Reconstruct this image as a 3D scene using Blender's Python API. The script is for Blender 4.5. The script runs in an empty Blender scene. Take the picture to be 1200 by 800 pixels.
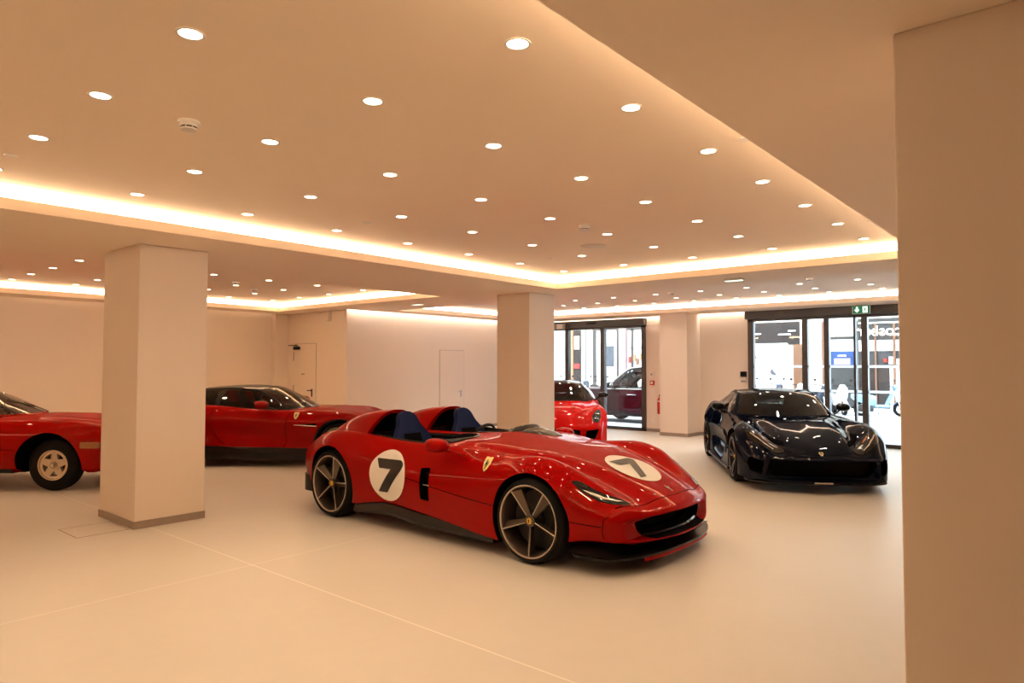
import bpy, bmesh, math, random
import numpy as np
from mathutils import Vector, Matrix
from mathutils.bvhtree import BVHTree
random.seed(4)
SC = bpy.context.scene
COL = SC.collection
R = math.radians
PI = math.pi

# ------------------------------------------------------------------ materials
def srgb(c):
    return tuple((x / 12.92 if x <= .04045 else ((x + .055) / 1.055) ** 2.4) for x in c)

def new_mat(name):
    m = bpy.data.materials.new(name); m.use_nodes = True
    nt = m.node_tree
    return m, nt, nt.nodes['Principled BSDF']

def pmat(name, col, rough=.5, metal=0., coat=0., spec=.5, coat_rough=.03, noise=0., noise_scale=20., bump=0., trans=0., ior=1.5):
    m, nt, b = new_mat(name)
    b.inputs['Base Color'].default_value = (*col, 1)
    b.inputs['Roughness'].default_value = rough
    b.inputs['Metallic'].default_value = metal
    b.inputs['Coat Weight'].default_value = coat
    b.inputs['Coat Roughness'].default_value = coat_rough
    b.inputs['Specular IOR Level'].default_value = spec
    b.inputs['Transmission Weight'].default_value = trans
    b.inputs['IOR'].default_value = ior
    if noise or bump:
        tc = nt.nodes.new('ShaderNodeTexCoord')
        n = nt.nodes.new('ShaderNodeTexNoise'); n.inputs['Scale'].default_value = noise_scale; n.inputs['Detail'].default_value = 4
        nt.links.new(tc.outputs['Object'], n.inputs['Vector'])
        if noise:
            mx = nt.nodes.new('ShaderNodeMixRGB')
            mx.inputs[1].default_value = (*[c * (1 - noise) for c in col], 1)
            mx.inputs[2].default_value = (*[min(1, c * (1 + noise)) for c in col], 1)
            nt.links.new(n.outputs['Fac'], mx.inputs[0]); nt.links.new(mx.outputs[0], b.inputs['Base Color'])
        if bump:
            bp = nt.nodes.new('ShaderNodeBump'); bp.inputs['Strength'].default_value = bump; bp.inputs['Distance'].default_value = .01
            nt.links.new(n.outputs['Fac'], bp.inputs['Height']); nt.links.new(bp.outputs[0], b.inputs['Normal'])
    return m

def emat(name, col, strength):
    m, nt, b = new_mat(name)
    b.inputs['Base Color'].default_value = (.8, .8, .8, 1)
    b.inputs['Emission Color'].default_value = (*col, 1)
    b.inputs['Emission Strength'].default_value = strength
    return m

def glass(name, tint, reflect=1.0, rough=.01):
    m = bpy.data.materials.new(name); m.use_nodes = True
    nt = m.node_tree; nt.nodes.clear()
    o = nt.nodes.new('ShaderNodeOutputMaterial'); mx = nt.nodes.new('ShaderNodeMixShader')
    t = nt.nodes.new('ShaderNodeBsdfTransparent'); g = nt.nodes.new('ShaderNodeBsdfGlossy'); f = nt.nodes.new('ShaderNodeFresnel')
    f.inputs['IOR'].default_value = 1.45
    t.inputs['Color'].default_value = (*tint, 1); g.inputs['Roughness'].default_value = rough
    g.inputs['Color'].default_value = (reflect, reflect, reflect, 1)
    nt.links.new(f.outputs[0], mx.inputs[0]); nt.links.new(t.outputs[0], mx.inputs[1]); nt.links.new(g.outputs[0], mx.inputs[2])
    nt.links.new(mx.outputs[0], o.inputs[0])
    return m

def paint(name, col, metal=.35, rough=.32, coat=.6):
    m = pmat(name, col, rough, metal, coat, .0, .012)
    return m

def grid_mat(name, col, holecol, sx, sy, rough=.4):
    """fine mesh grille pattern"""
    m, nt, b = new_mat(name)
    tc = nt.nodes.new('ShaderNodeTexCoord'); mp = nt.nodes.new('ShaderNodeMapping')
    br = nt.nodes.new('ShaderNodeTexChecker'); br.inputs['Scale'].default_value = 60
    br.inputs['Color1'].default_value = (*col, 1); br.inputs['Color2'].default_value = (*holecol, 1)
    nt.links.new(tc.outputs['Object'], mp.inputs['Vector']); mp.inputs['Scale'].default_value = (1, sx, sy)
    nt.links.new(mp.outputs[0], br.inputs['Vector']); nt.links.new(br.outputs['Color'], b.inputs['Base Color'])
    b.inputs['Roughness'].default_value = .6; b.inputs['Specular IOR Level'].default_value = .08
    return m

M = {}
M['wall'] = pmat('wall_paint', (.79, .675, .575), .75, spec=.2, noise=.012, noise_scale=2.5)
M['ceiling'] = pmat('ceiling_paint', (.95, .81, .665), .8, spec=.15, noise=.01, noise_scale=1.5)
M['door'] = pmat('door_paint', (.77, .655, .555), .6, spec=.3, noise=.01, noise_scale=3)
M['joint'] = pmat('shadow_gap', (.42, .34, .28), .8)
M['skirt'] = pmat('baseboard_metal', (.33, .26, .21), .45, .2, noise=.1, noise_scale=14)
M['frame'] = pmat('bronze_frame', (.070, .060, .056), .4, .35)
M['frame2'] = pmat('bronze_frame_dark', (.03, .022, .018), .45, .2)
M['black'] = pmat('black_plastic', (.010, .009, .009), .55, spec=.25)
M['blackgloss'] = pmat('black_gloss', (.006, .006, .006), .4, coat=.45, spec=.05)
M['void'] = pmat('dark_recess', (.004, .0035, .0035), .85, spec=.03)
M['carbon'] = pmat('carbon_fibre', (.010, .008, .007), .3, 0., .25, spec=.15, noise=.6, noise_scale=180)
M['rubber'] = pmat('tyre_rubber', (.009, .008, .0075), .8, spec=.15, noise=.2, noise_scale=60)
M['rimdark'] = pmat('rim_graphite', (.115, .092, .076), .36, .75)
M['rimbright'] = pmat('rim_machined', (.62, .55, .47), .28, .9)
M['rimgold'] = pmat('rim_alloy', (.62, .52, .40), .38, .7)
M['disc'] = pmat('brake_disc', (.035, .032, .03), .45, .6)
M['yellow'] = pmat('badge_yellow', (.75, .44, .02), .35, coat=.5)
M['yellowp'] = pmat('shield_yellow', (.80, .62, .22), .4, coat=.5)
M['blackp'] = pmat('decal_black', (.008, .007, .007), .4)
M['whitep'] = pmat('decal_white', (.80, .77, .72), .35, coat=.6)
M['chrome'] = pmat('chrome', (.85, .82, .78), .12, 1.0)
M['red'] = paint('red_metallic_paint', (.29, .0008, .0005), .25, .42, .30)
M['red2'] = paint('red_candy_paint', (.26, .001, .0008), .25, .42, .36)
M['red3'] = paint('red_solid_paint', (.30, .002, .0006), 0., .5, .30)
M['red4'] = paint('bright_red_paint', (.56, .002, .001), .10, .45, .34)
M['navy'] = paint('dark_navy_paint', (.0022, .0045, .014), .0, .5, .36)
M['maroon'] = paint('maroon_paint', (.030, .003, .007), .0, .4, .4)
M['blue'] = pmat('blue_alcantara', (.005, .012, .058), .85, spec=.2, noise=.2, noise_scale=90)
M['leather'] = pmat('black_leather', (.012, .011, .010), .6, spec=.2, noise=.15, noise_scale=60)
M['tan'] = pmat('tan_leather', (.16, .10, .06), .5, noise=.1, noise_scale=50)
M['glass_dark'] = glass('tinted_glass', (.16, .17, .16))
M['glass_mid'] = glass('car_glass', (.27, .28, .27))
M['glass_clear'] = glass('clear_pane', (.93, .95, .95), .9)
M['lens'] = pmat('lamp_lens', (.022, .017, .012), .2, .0, .35, spec=.1)
M['lensdark'] = pmat('lamp_housing', (.006, .006, .005), .25, 0., .4, spec=.1)
M['amber'] = pmat('amber_lens', (.32, .11, .03), .2, coat=.5)
M['redlens'] = pmat('red_lens', (.35, .01, .01), .15, coat=1)
M['extred'] = pmat('extinguisher_red', (.55, .02, .015), .3, coat=.5)
M['white'] = pmat('white_plastic', (.78, .72, .66), .5)
M['grey'] = pmat('grey_plastic', (.30, .28, .26), .5)
M['steel'] = pmat('brushed_steel', (.5, .46, .42), .35, .9)
M['grille'] = grid_mat('mesh_grille', (.012, .011, .010), (.002, .002, .002), 1.6, 1.6)
M['lamp'] = emat('downlight_glow', (1.0, .80, .58), 14.)
M['cove'] = emat('cove_glow', (1.0, .76, .50), 16.)
M['cove_cool'] = emat('cove_glow_cool', (1.0, .89, .78), 13.)
M['slot'] = emat('slot_glow', (1.0, .93, .85), 18.0)
M['slotday'] = emat('slot_glow_window', (1.0, .93, .86), 17.0)
M['slotdim'] = emat('slot_glow_dim', (1.0, .74, .5), 1.6)
M['exit'] = emat('exit_green', (.01, .22, .10), .35)
M['exit'].node_tree.nodes['Principled BSDF'].inputs['Base Color'].default_value = (.01, .16, .08, 1)
def frosted():
    m = bpy.data.materials.new('frosted_film'); m.use_nodes = True; nt = m.node_tree; nt.nodes.clear()
    o = nt.nodes.new('ShaderNodeOutputMaterial'); t = nt.nodes.new('ShaderNodeBsdfTranslucent'); t.inputs['Color'].default_value = (.9, .9, .9, 1); nt.links.new(t.outputs[0], o.inputs[0]); return m
M['film'] = frosted()
M['exitw'] = emat('exit_white', (.75, 1.0, .85), 1.6)

def floor_material():
    m, nt, b = new_mat('pale_stone_tiles')
    N = nt.nodes.new; L = nt.links.new
    tc = N('ShaderNodeTexCoord'); sep = N('ShaderNodeSeparateXYZ'); L(tc.outputs['Object'], sep.inputs[0])
    def line(axis, off, period, half):
        a = N('ShaderNodeMath'); a.operation = 'SUBTRACT'; L(sep.outputs[axis], a.inputs[0]); a.inputs[1].default_value = off - period / 2
        w = N('ShaderNodeMath'); w.operation = 'WRAP'; L(a.outputs[0], w.inputs[0]); w.inputs[1].default_value = period; w.inputs[2].default_value = 0
        d = N('ShaderNodeMath'); d.operation = 'SUBTRACT'; L(w.outputs[0], d.inputs[0]); d.inputs[1].default_value = period / 2
        ab = N('ShaderNodeMath'); ab.operation = 'ABSOLUTE'; L(d.outputs[0], ab.inputs[0])
        lt = N('ShaderNodeMath'); lt.operation = 'LESS_THAN'; L(ab.outputs[0], lt.inputs[0]); lt.inputs[1].default_value = half
        return lt
    def comb(op, a, c):
        x = N('ShaderNodeMath'); x.operation = op; L(a.outputs[0], x.inputs[0]); L(c.outputs[0], x.inputs[1]); return x
    faint = comb('MAXIMUM', line(0, 2.94, 1.2, .0035), line(1, 5.28, 1.2, .0035))
    strong = comb('MAXIMUM', line(0, 2.94, 60, .006), line(1, 5.28, 60, .005))
    n1 = N('ShaderNodeTexNoise'); n1.inputs['Scale'].default_value = .9; n1.inputs['Detail'].default_value = 6; L(tc.outputs['Object'], n1.inputs['Vector'])
    n2 = N('ShaderNodeTexNoise'); n2.inputs['Scale'].default_value = 9; n2.inputs['Detail'].default_value = 8; L(tc.outputs['Object'], n2.inputs['Vector'])
    cr = N('ShaderNodeValToRGB'); cr.color_ramp.elements[0].position = .3; cr.color_ramp.elements[1].position = .7
    cr.color_ramp.elements[0].color = (.63, .60, .55, 1); cr.color_ramp.elements[1].color = (.68, .65, .595, 1)
    mix = N('ShaderNodeMixRGB'); mix.inputs[0].default_value = .35
    L(n1.outputs['Fac'], mix.inputs[1]); L(n2.outputs['Fac'], mix.inputs[2]); L(mix.outputs[0], cr.inputs[0])
    m1 = N('ShaderNodeMixRGB'); m1.inputs[2].default_value = (.63, .59, .53, 1)
    f1 = N('ShaderNodeMath'); f1.operation = 'MULTIPLY'; f1.inputs[1].default_value = .35; L(faint.outputs[0], f1.inputs[0])
    L(f1.outputs[0], m1.inputs[0]); L(cr.outputs[0], m1.inputs[1])
    m2 = N('ShaderNodeMixRGB'); m2.inputs[2].default_value = (.90, .87, .80, 1)
    f2 = N('ShaderNodeMath'); f2.operation = 'MULTIPLY'; f2.inputs[1].default_value = .75; L(strong.outputs[0], f2.inputs[0])
    L(f2.outputs[0], m2.inputs[0]); L(m1.outputs[0], m2.inputs[1]); L(m2.outputs[0], b.inputs['Base Color'])
    rr = N('ShaderNodeMapRange'); rr.inputs[3].default_value = .30; rr.inputs[4].default_value = .42; L(n2.outputs['Fac'], rr.inputs[0])
    L(rr.outputs[0], b.inputs['Roughness']); b.inputs['Specular IOR Level'].default_value = .42
    return m
M['floor'] = floor_material()

# ------------------------------------------------------------------ mesh helpers
def mk(name, verts, faces, mat, parent=None, smooth=True, angle=35, idx=None):
    me = bpy.data.meshes.new(name)
    me.from_pydata([tuple(map(float, v)) for v in verts], [], [tuple(int(i) for i in f) for f in faces])
    for m in (mat if isinstance(mat, (list, tuple)) else [mat]): me.materials.append(m)
    if idx is not None: me.polygons.foreach_set('material_index', list(idx))
    bm = bmesh.new(); bm.from_mesh(me); bmesh.ops.recalc_face_normals(bm, faces=bm.faces); bm.to_mesh(me); bm.free()
    finish(me, smooth, angle)
    o = bpy.data.objects.new(name, me); COL.objects.link(o)
    if parent is not None: o.parent = parent
    return o

def finish(me, smooth=True, angle=35):
    if smooth:
        me.shade_smooth(); me.set_sharp_from_angle(angle=R(angle))
    else:
        me.shade_flat()
    me.update()

class MB:
    """collects shapes into one mesh"""
    def __init__(s): s.v = []; s.f = []; s.m = []
    def add(s, verts, faces, mi=0):
        o = len(s.v); s.v += [tuple(v) for v in verts]; s.f += [tuple(i + o for i in f) for f in faces]; s.m += [mi] * len(faces); return s
    def box(s, a, b, mi=0, bev=0.0):
        x0, y0, z0 = [min(p, q) for p, q in zip(a, b)]; x1, y1, z1 = [max(p, q) for p, q in zip(a, b)]
        if bev > 0:
            bm = bmesh.new(); bmesh.ops.create_cube(bm, size=1)
            for v in bm.verts: v.co = Vector(((x0 + x1) / 2 + v.co.x * (x1 - x0), (y0 + y1) / 2 + v.co.y * (y1 - y0), (z0 + z1) / 2 + v.co.z * (z1 - z0)))
            bmesh.ops.bevel(bm, geom=bm.edges[:], offset=bev, segments=2, affect='EDGES', profile=.5)
            bm.verts.index_update(); s.add([v.co[:] for v in bm.verts], [[v.index for v in f.verts] for f in bm.faces], mi); bm.free(); return s
        v = [(x0, y0, z0), (x1, y0, z0), (x1, y1, z0), (x0, y1, z0), (x0, y0, z1), (x1, y0, z1), (x1, y1, z1), (x0, y1, z1)]
        return s.add(v, [(0, 3, 2, 1), (4, 5, 6, 7), (0, 1, 5, 4), (1, 2, 6, 5), (2, 3, 7, 6), (3, 0, 4, 7)], mi)
    def tube(s, pts, r, n=8, mi=0, cap=True):
        pts = [Vector(p) for p in pts]; rs = r if isinstance(r, (list, tuple)) else [r] * len(pts)
        V = []; F = []; prev = None
        for i, p in enumerate(pts):
            t = (pts[min(i + 1, len(pts) - 1)] - pts[max(i - 1, 0)]).normalized()
            if prev is None:
                a = Vector((0, 0, 1)) if abs(t.z) < .9 else Vector((1, 0, 0)); u = t.cross(a).normalized()
            else: u = (prev - t * prev.dot(t)).normalized()
            prev = u; w = t.cross(u)
            for k in range(n):
                an = 2 * PI * k / n; V.append(p + (u * math.cos(an) + w * math.sin(an)) * rs[i])
        for i in range(len(pts) - 1):
            for k in range(n):
                F.append((i * n + k, i * n + (k + 1) % n, (i + 1) * n + (k + 1) % n, (i + 1) * n + k))
        if cap: F.append(tuple(range(n - 1, -1, -1))); F.append(tuple((len(pts) - 1) * n + k for k in range(n)))
        return s.add(V, F, mi)
    def lathe(s, prof, n=40, axis='y', c=(0, 0, 0), mi=0, closed=True):
        """prof: (radius, offset along axis)"""
        V = []; F = []; m = len(prof)
        for k in range(n):
            a = 2 * PI * k / n
            for r, h in prof:
                p = (r * math.cos(a), h, r * math.sin(a)) if axis == 'y' else ((r * math.cos(a), r * math.sin(a), h) if axis == 'z' else (h, r * math.cos(a), r * math.sin(a)))
                V.append((p[0] + c[0], p[1] + c[1], p[2] + c[2]))
        for k in range(n):
            k2 = (k + 1) % n
            for j in range(m if closed else m - 1):
                j2 = (j + 1) % m; F.append((k * m + j, k * m + j2, k2 * m + j2, k2 * m + j))
        return s.add(V, F, mi)
    def disc(s, r, c=(0, 0, 0), axis='z', n=24, mi=0):
        V = []
        for k in range(n):
            a = 2 * PI * k / n; p = {'z': (r * math.cos(a), r * math.sin(a), 0), 'y': (r * math.cos(a), 0, r * math.sin(a)), 'x': (0, r * math.cos(a), r * math.sin(a))}[axis]
            V.append([p[i] + c[i] for i in range(3)])
        return s.add(V, [tuple(range(n))], mi)
    def ell(s, c, r, n=16, m=10, mi=0, pw=1.0):
        V = []; F = []
        for i in range(m + 1):
            ph = PI * i / m
            for k in range(n):
                a = 2 * PI * k / n
                sp = lambda x: math.copysign(abs(x) ** pw, x)
                V.append((c[0] + r[0] * sp(math.sin(ph)) * sp(math.cos(a)), c[1] + r[1] * sp(math.sin(ph)) * sp(math.sin(a)), c[2] + r[2] * sp(math.cos(ph))))
        for i in range(m):
            for k in range(n): F.append((i * n + k, i * n + (k + 1) % n, (i + 1) * n + (k + 1) % n, (i + 1) * n + k))
        return s.add(V, F, mi)
    def prism(s, poly, axis, a, b, mi=0):
        n = len(poly)
        def P(p, h): return (h, p[0], p[1]) if axis == 'x' else ((p[0], h, p[1]) if axis == 'y' else (p[0], p[1], h))
        V = [P(p, a) for p in poly] + [P(p, b) for p in poly]
        F = [tuple(range(n)), tuple(range(2 * n - 1, n - 1, -1))] + [(i, i + n, (i + 1) % n + n, (i + 1) % n) for i in range(n)]
        return s.add(V, F, mi)
    def grid(s, P, mi=0, closeu=False):
        """P[i][j] points"""
        n = len(P); m = len(P[0]); V = [q for row in P for q in row]; F = []
        for i in range(n - 1 + (1 if closeu else 0)):
            for j in range(m - 1):
                i2 = (i + 1) % n; F.append((i * m + j, i * m + j + 1, i2 * m + j + 1, i2 * m + j))
        return s.add(V, F, mi)
    def mirror(s):
        """append the mirror image in y"""
        o = len(s.v); s.v += [(x, -y, z) for x, y, z in s.v]
        nf = len(s.f); s.f += [tuple(i + o for i in f[::-1]) for f in s.f[:nf]]; s.m += s.m[:nf]; return s
    def build(s, name, mat, parent=None, smooth=True, angle=35):
        o = mk(name, s.v, s.f, mat, parent, smooth, angle, s.m); return o

def tag(o, label=None, cat=None, group=None, kind=None):
    if label: o['label'] = label
    if cat: o['category'] = cat
    if group: o['group'] = group
    if kind: o['kind'] = kind
    return o

def empty(name, loc=(0, 0, 0), rz=0.0):
    o = bpy.data.objects.new(name, None); COL.objects.link(o); o.location = loc; o.rotation_euler = (0, 0, rz); o.empty_display_size = .2
    return o

def dup(root, loc, rz=None):
    r = root.copy(); COL.objects.link(r); r.location = loc
    if rz is not None: r.rotation_euler = (0, 0, rz)
    for ch in list(root.children):
        c = ch.copy(); COL.objects.link(c); c.parent = r
        for g in list(ch.children):
            d = g.copy(); COL.objects.link(d); d.parent = c
    return r

def struct(o): o['kind'] = 'structure'; return o

def pchip(knots):
    ks = sorted(knots); x = np.array([k[0] for k in ks], float); y = np.array([k[1] for k in ks], float)
    if len(x) == 1: return lambda q: np.full_like(np.asarray(q, float), y[0])
    h = np.diff(x); d = np.diff(y) / h; m = np.zeros_like(y)
    if len(x) == 2: m[:] = d[0]
    else:
        for i in range(1, len(x) - 1):
            if d[i - 1] * d[i] > 0:
                w1 = 2 * h[i] + h[i - 1]; w2 = h[i] + 2 * h[i - 1]; m[i] = (w1 + w2) / (w1 / d[i - 1] + w2 / d[i])
        m[0] = d[0]; m[-1] = d[-1]
    def f(q):
        q = np.clip(np.asarray(q, float), x[0], x[-1]); i = np.clip(np.searchsorted(x, q, side='right') - 1, 0, len(x) - 2)
        t = (q - x[i]) / h[i]; t2 = t * t; t3 = t2 * t
        return (2 * t3 - 3 * t2 + 1) * y[i] + (t3 - 2 * t2 + t) * h[i] * m[i] + (-2 * t3 + 3 * t2) * y[i + 1] + (t3 - t2) * h[i] * m[i + 1]
    return f

def catmull(P, sub):
    P = np.array(P, float); n = len(P)
    if n == 2: return np.array([P[0] + (P[1] - P[0]) * t for t in np.linspace(0, 1, sub + 1)])
    out = []
    ext = np.vstack([2 * P[0] - P[1], P, 2 * P[-1] - P[-2]])
    for i in range(n - 1):
        p0, p1, p2, p3 = ext[i:i + 4]
        d1 = max(1e-6, np.linalg.norm(p1 - p0) ** .5); d2 = max(1e-6, np.linalg.norm(p2 - p1) ** .5); d3 = max(1e-6, np.linalg.norm(p3 - p2) ** .5)
        m1 = (p1 - p0) / d1 - (p2 - p0) / (d1 + d2) + (p2 - p1) / d2; m2 = (p2 - p1) / d2 - (p3 - p1) / (d2 + d3) + (p3 - p2) / d3
        m1 = m1 * d2; m2 = m2 * d2
        for t in np.linspace(0, 1, sub, endpoint=False):
            out.append((2 * t**3 - 3 * t**2 + 1) * p1 + (t**3 - 2 * t**2 + t) * m1 + (-2 * t**3 + 3 * t**2) * p2 + (t**3 - t**2) * m2)
    out.append(P[-1]); return np.array(out)

def roundpoly(P, r, n=4):
    out = []; L = len(P)
    for i in range(L):
        p = np.array(P[i], float); a = np.array(P[i - 1], float) - p; b = np.array(P[(i + 1) % L], float) - p
        la, lb = np.linalg.norm(a), np.linalg.norm(b); rr = min(r, .45 * la, .45 * lb)
        s = p + a / la * rr; e = p + b / lb * rr
        for t in np.linspace(0, 1, n + 1): out.append(tuple((1 - t)**2 * s + 2 * t * (1 - t) * p + t * t * e))
    return out

def ribbon(path, w):
    """closed outline of a strip of width w along a polyline"""
    P = [np.array(p, float) for p in path]; Lf = []; Rt = []
    for i, p in enumerate(P):
        t = P[min(i + 1, len(P) - 1)] - P[max(i - 1, 0)]; t /= np.linalg.norm(t); n = np.array([-t[1], t[0]]) * w / 2
        Lf.append(tuple(p + n)); Rt.append(tuple(p - n))
    return Lf + Rt[::-1]

def smoothpath(P, sub=6): return [tuple(p) for p in catmull(P, sub)]

def cut(o, cutters, op='DIFFERENCE'):
    """apply boolean cutters (MB, material) to o"""
    tmp = []
    for mb, mat in cutters:
        c = mb.build('cutter', mat, None, False); tmp.append(c)
        md = o.modifiers.new('b', 'BOOLEAN'); md.operation = op; md.solver = 'EXACT'; md.object = c; md.material_mode = 'TRANSFER'
    dg = bpy.context.evaluated_depsgraph_get(); dg.update()
    me = bpy.data.meshes.new_from_object(o.evaluated_get(dg), depsgraph=dg)
    o.modifiers.clear(); old = o.data; o.data = me; me.name = o.name; bpy.data.meshes.remove(old)
    for c in tmp:
        cm = c.data; bpy.data.objects.remove(c); bpy.data.meshes.remove(cm)
    finish(me, True, 32)
    return o

def bvh_of(*objs):
    V = []; F = []
    for o in objs:
        k = len(V); V += [v.co.copy() for v in o.data.vertices]; F += [[i + k for i in p.vertices] for p in o.data.polygons]
    return BVHTree.FromPolygons(V, F)

def decal(name, poly, axis, frm, bvh, off, mat, parent, cell=.03, sign=None, smooth=True):
    """lay a flat 2D outline onto a surface along an axis. axis 'y': poly is (x,z), 'z': poly is (x,y), 'x': poly is (y,z); frm = start coordinate on the axis"""
    bm = bmesh.new(); vs = [bm.verts.new((p[0], p[1], 0)) for p in poly]; bm.faces.new(vs)
    for ax in (0, 1):
        lo = min(p[ax] for p in poly); hi = max(p[ax] for p in poly); k = int((hi - lo) / cell)
        for i in range(1, k + 1):
            c = [0, 0, 0]; c[ax] = lo + (hi - lo) * i / (k + 1); nn = [0, 0, 0]; nn[ax] = 1
            bmesh.ops.bisect_plane(bm, geom=bm.verts[:] + bm.edges[:] + bm.faces[:], plane_co=c, plane_no=nn)
    bmesh.ops.triangulate(bm, faces=bm.faces[:])
    V = []; ok = []
    for v in bm.verts:
        a, b = v.co.x, v.co.y
        if axis == 'y': o, d = Vector((a, frm, b)), Vector((0, -math.copysign(1, frm), 0))
        elif axis == 'z': o, d = Vector((a, b, frm)), Vector((0, 0, -1))
        else: o, d = Vector((frm, a, b)), Vector((-math.copysign(1, frm), 0, 0))
        h, nrm, i, dist = bvh.ray_cast(o, d)
        if h is None: ok.append(False); V.append(o)
        else:
            if nrm.dot(d) > 0: nrm = -nrm
            ok.append(True); V.append(h - d * off * .6 + nrm * off * .6)
    bm.verts.index_update()
    F = [[v.index for v in f.verts] for f in bm.faces if all(ok[v.index] for v in f.verts)]
    bm.free()
    return mk(name, V, F, mat, parent, smooth, 60)

def text_mesh(s, size, extrude, mat, name, parent=None, mirror=False, bevel=0):
    cu = bpy.data.curves.new(name, 'FONT'); cu.body = s; cu.size = size; cu.extrude = extrude; cu.align_x = 'CENTER'; cu.align_y = 'CENTER'; cu.offset = bevel
    t = bpy.data.objects.new('tmp_text', cu); COL.objects.link(t)
    dg = bpy.context.evaluated_depsgraph_get(); dg.update()
    me = bpy.data.meshes.new_from_object(t.evaluated_get(dg), depsgraph=dg)
    bpy.data.objects.remove(t); bpy.data.curves.remove(cu)
    if mirror:
        for v in me.vertices: v.co.x = -v.co.x
        me.flip_normals()
    me.materials.clear(); me.materials.append(mat); me.name = name
    o = bpy.data.objects.new(name, me); COL.objects.link(o)
    if parent: o.parent = parent
    return o
# ------------------------------------------------------------------ room
XB, XW, YB, YF = -3.0, 15.3, -4.0, 14.9      # back, window wall, near side, far side
XS, YW = 9.05, 12.42                         # step wall and pale wall
ZS, ZT = 2.865, 3.06                         # soffit, tray ceiling
fl = MB(); fl.add([(XB, YB, 0), (XW + .12, YB, 0), (XW + .12, YF, 0), (XB, YF, 0)], [(0, 1, 2, 3)])
struct(fl.build('floor', M['floor'], None, False))

TRAYS = [(-2.5, 8.8, 1.40, 6.52), (-2.5, 8.43, 8.80, 14.10), (9.95, 14.35, -2.5, 11.80)]
GAP = .10
xs = sorted({XB, -2.5, 8.43, 8.8, XS, 9.95, 14.35, XW - .09})
ys = sorted({YB, -2.5, 1.40, 6.52, 8.80, 11.80, YW - GAP, 14.10, YF - GAP})
ce = MB()
for i in range(len(xs) - 1):
    for j in range(len(ys) - 1):
        cx, cy = (xs[i] + xs[i + 1]) / 2, (ys[j] + ys[j + 1]) / 2
        if any(a < cx < b and c < cy < d for a, b, c, d in TRAYS): continue
        if cx > XS and cy > YW - GAP: continue
        ce.add([(xs[i], ys[j], ZS), (xs[i + 1], ys[j], ZS), (xs[i + 1], ys[j + 1], ZS), (xs[i], ys[j + 1], ZS)], [(0, 1, 2, 3)])
for (a, b, c, d) in TRAYS:
    e = .13
    ce.add([(a - e, c - e, ZT), (b + e, c - e, ZT), (b + e, d + e, ZT), (a - e, d + e, ZT)], [(0, 1, 2, 3)])
    # fascia lips
    for (p, q) in (((a, c), (b, c)), ((b, c), (b, d)), ((b, d), (a, d)), ((a, d), (a, c))):
        nx, ny = (0, -1) if p[1] == q[1] == c else ((0, 1) if p[1] == q[1] == d else ((1, 0) if p[0] == b else (-1, 0)))
        t = .03
        lo = (min(p[0], q[0]) - (t if ny else 0) + (0 if nx >= 0 else -t), min(p[1], q[1]) + (0 if ny >= 0 else -t), ZS + .002)
        hi = (max(p[0], q[0]) + (t if ny else 0) + (t if nx > 0 else 0), max(p[1], q[1]) + (t if ny > 0 else 0), ZS + .095)
        ce.box(lo, hi)
# closing boards of the perimeter slots, roof slab
ce.add([(XB, YF - GAP, ZS), (XS, YF - GAP, ZS), (XS, YF - GAP, 3.0), (XB, YF - GAP, 3.0)], [(0, 1, 2, 3)])
ce.add([(XS, YW - GAP, ZS), (XW, YW - GAP, ZS), (XW, YW - GAP, 3.0), (XS, YW - GAP, 3.0)], [(0, 1, 2, 3)])
ce.add([(XW - .09, YB, ZS), (XW - .09, YW, ZS), (XW - .09, YW, 3.0), (XW - .09, YB, 3.0)], [(0, 1, 2, 3)])
ce.box((XB - .3, YB - .3, 3.2), (XW + .3, YF + .3, 3.4))
struct(ce.build('ceiling', M['ceiling'], None, False))

# cove light strips
for (a, b, c, d), nm in zip(TRAYS, ('along the edge of the large near ceiling tray', 'edging the far left ceiling tray before the far wall', 'edging the ceiling tray nearest the shop windows')):
    e = .125; mb = MB(); z0, z1 = ZS + .075, ZT - .006
    C4 = [(a - e, c - e), (b + e, c - e), (b + e, d + e), (a - e, d + e)]
    Ci = [(a - e + .012, c - e + .012), (b + e - .012, c - e + .012), (b + e - .012, d + e - .012), (a - e + .012, d + e - .012)]
    for k in range(4):
        p, q = C4[k], C4[(k + 1) % 4]; pi, qi = Ci[k], Ci[(k + 1) % 4]
        V = [(*p, z0), (*q, z0), (*q, z1), (*p, z1), (*pi, z0), (*qi, z0), (*qi, z1), (*pi, z1)]
        mb.add(V, [(4, 5, 6, 7), (0, 1, 5, 4), (3, 2, 6, 7)])
    tag(mb.build('cove_light', M['cove_cool' if a > 9 else 'cove'], None, False), 'glowing white light strip ' + nm, 'light')
def strip(x0, x1, y0, y1, z, mat, label):
    mb = MB(); mb.box((x0, y0, z), (x1, y1, z + .02)); tag(mb.build('slot_light', mat, None, False), label, 'light')
strip(XB, XS, YF - GAP, YF, 2.98, M['slotdim'], 'thin dim light slot between ceiling and far left wall')
strip(XS, XW - .09, YW - GAP, YW, 2.98, M['slot'], 'bright light slot washing the top of the pale wall behind the red cars')
strip(XW - .09, XW + .02, YB, YW - GAP, 2.98, M['slotday'], 'light slot between the ceiling and the shop window wall')

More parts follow.
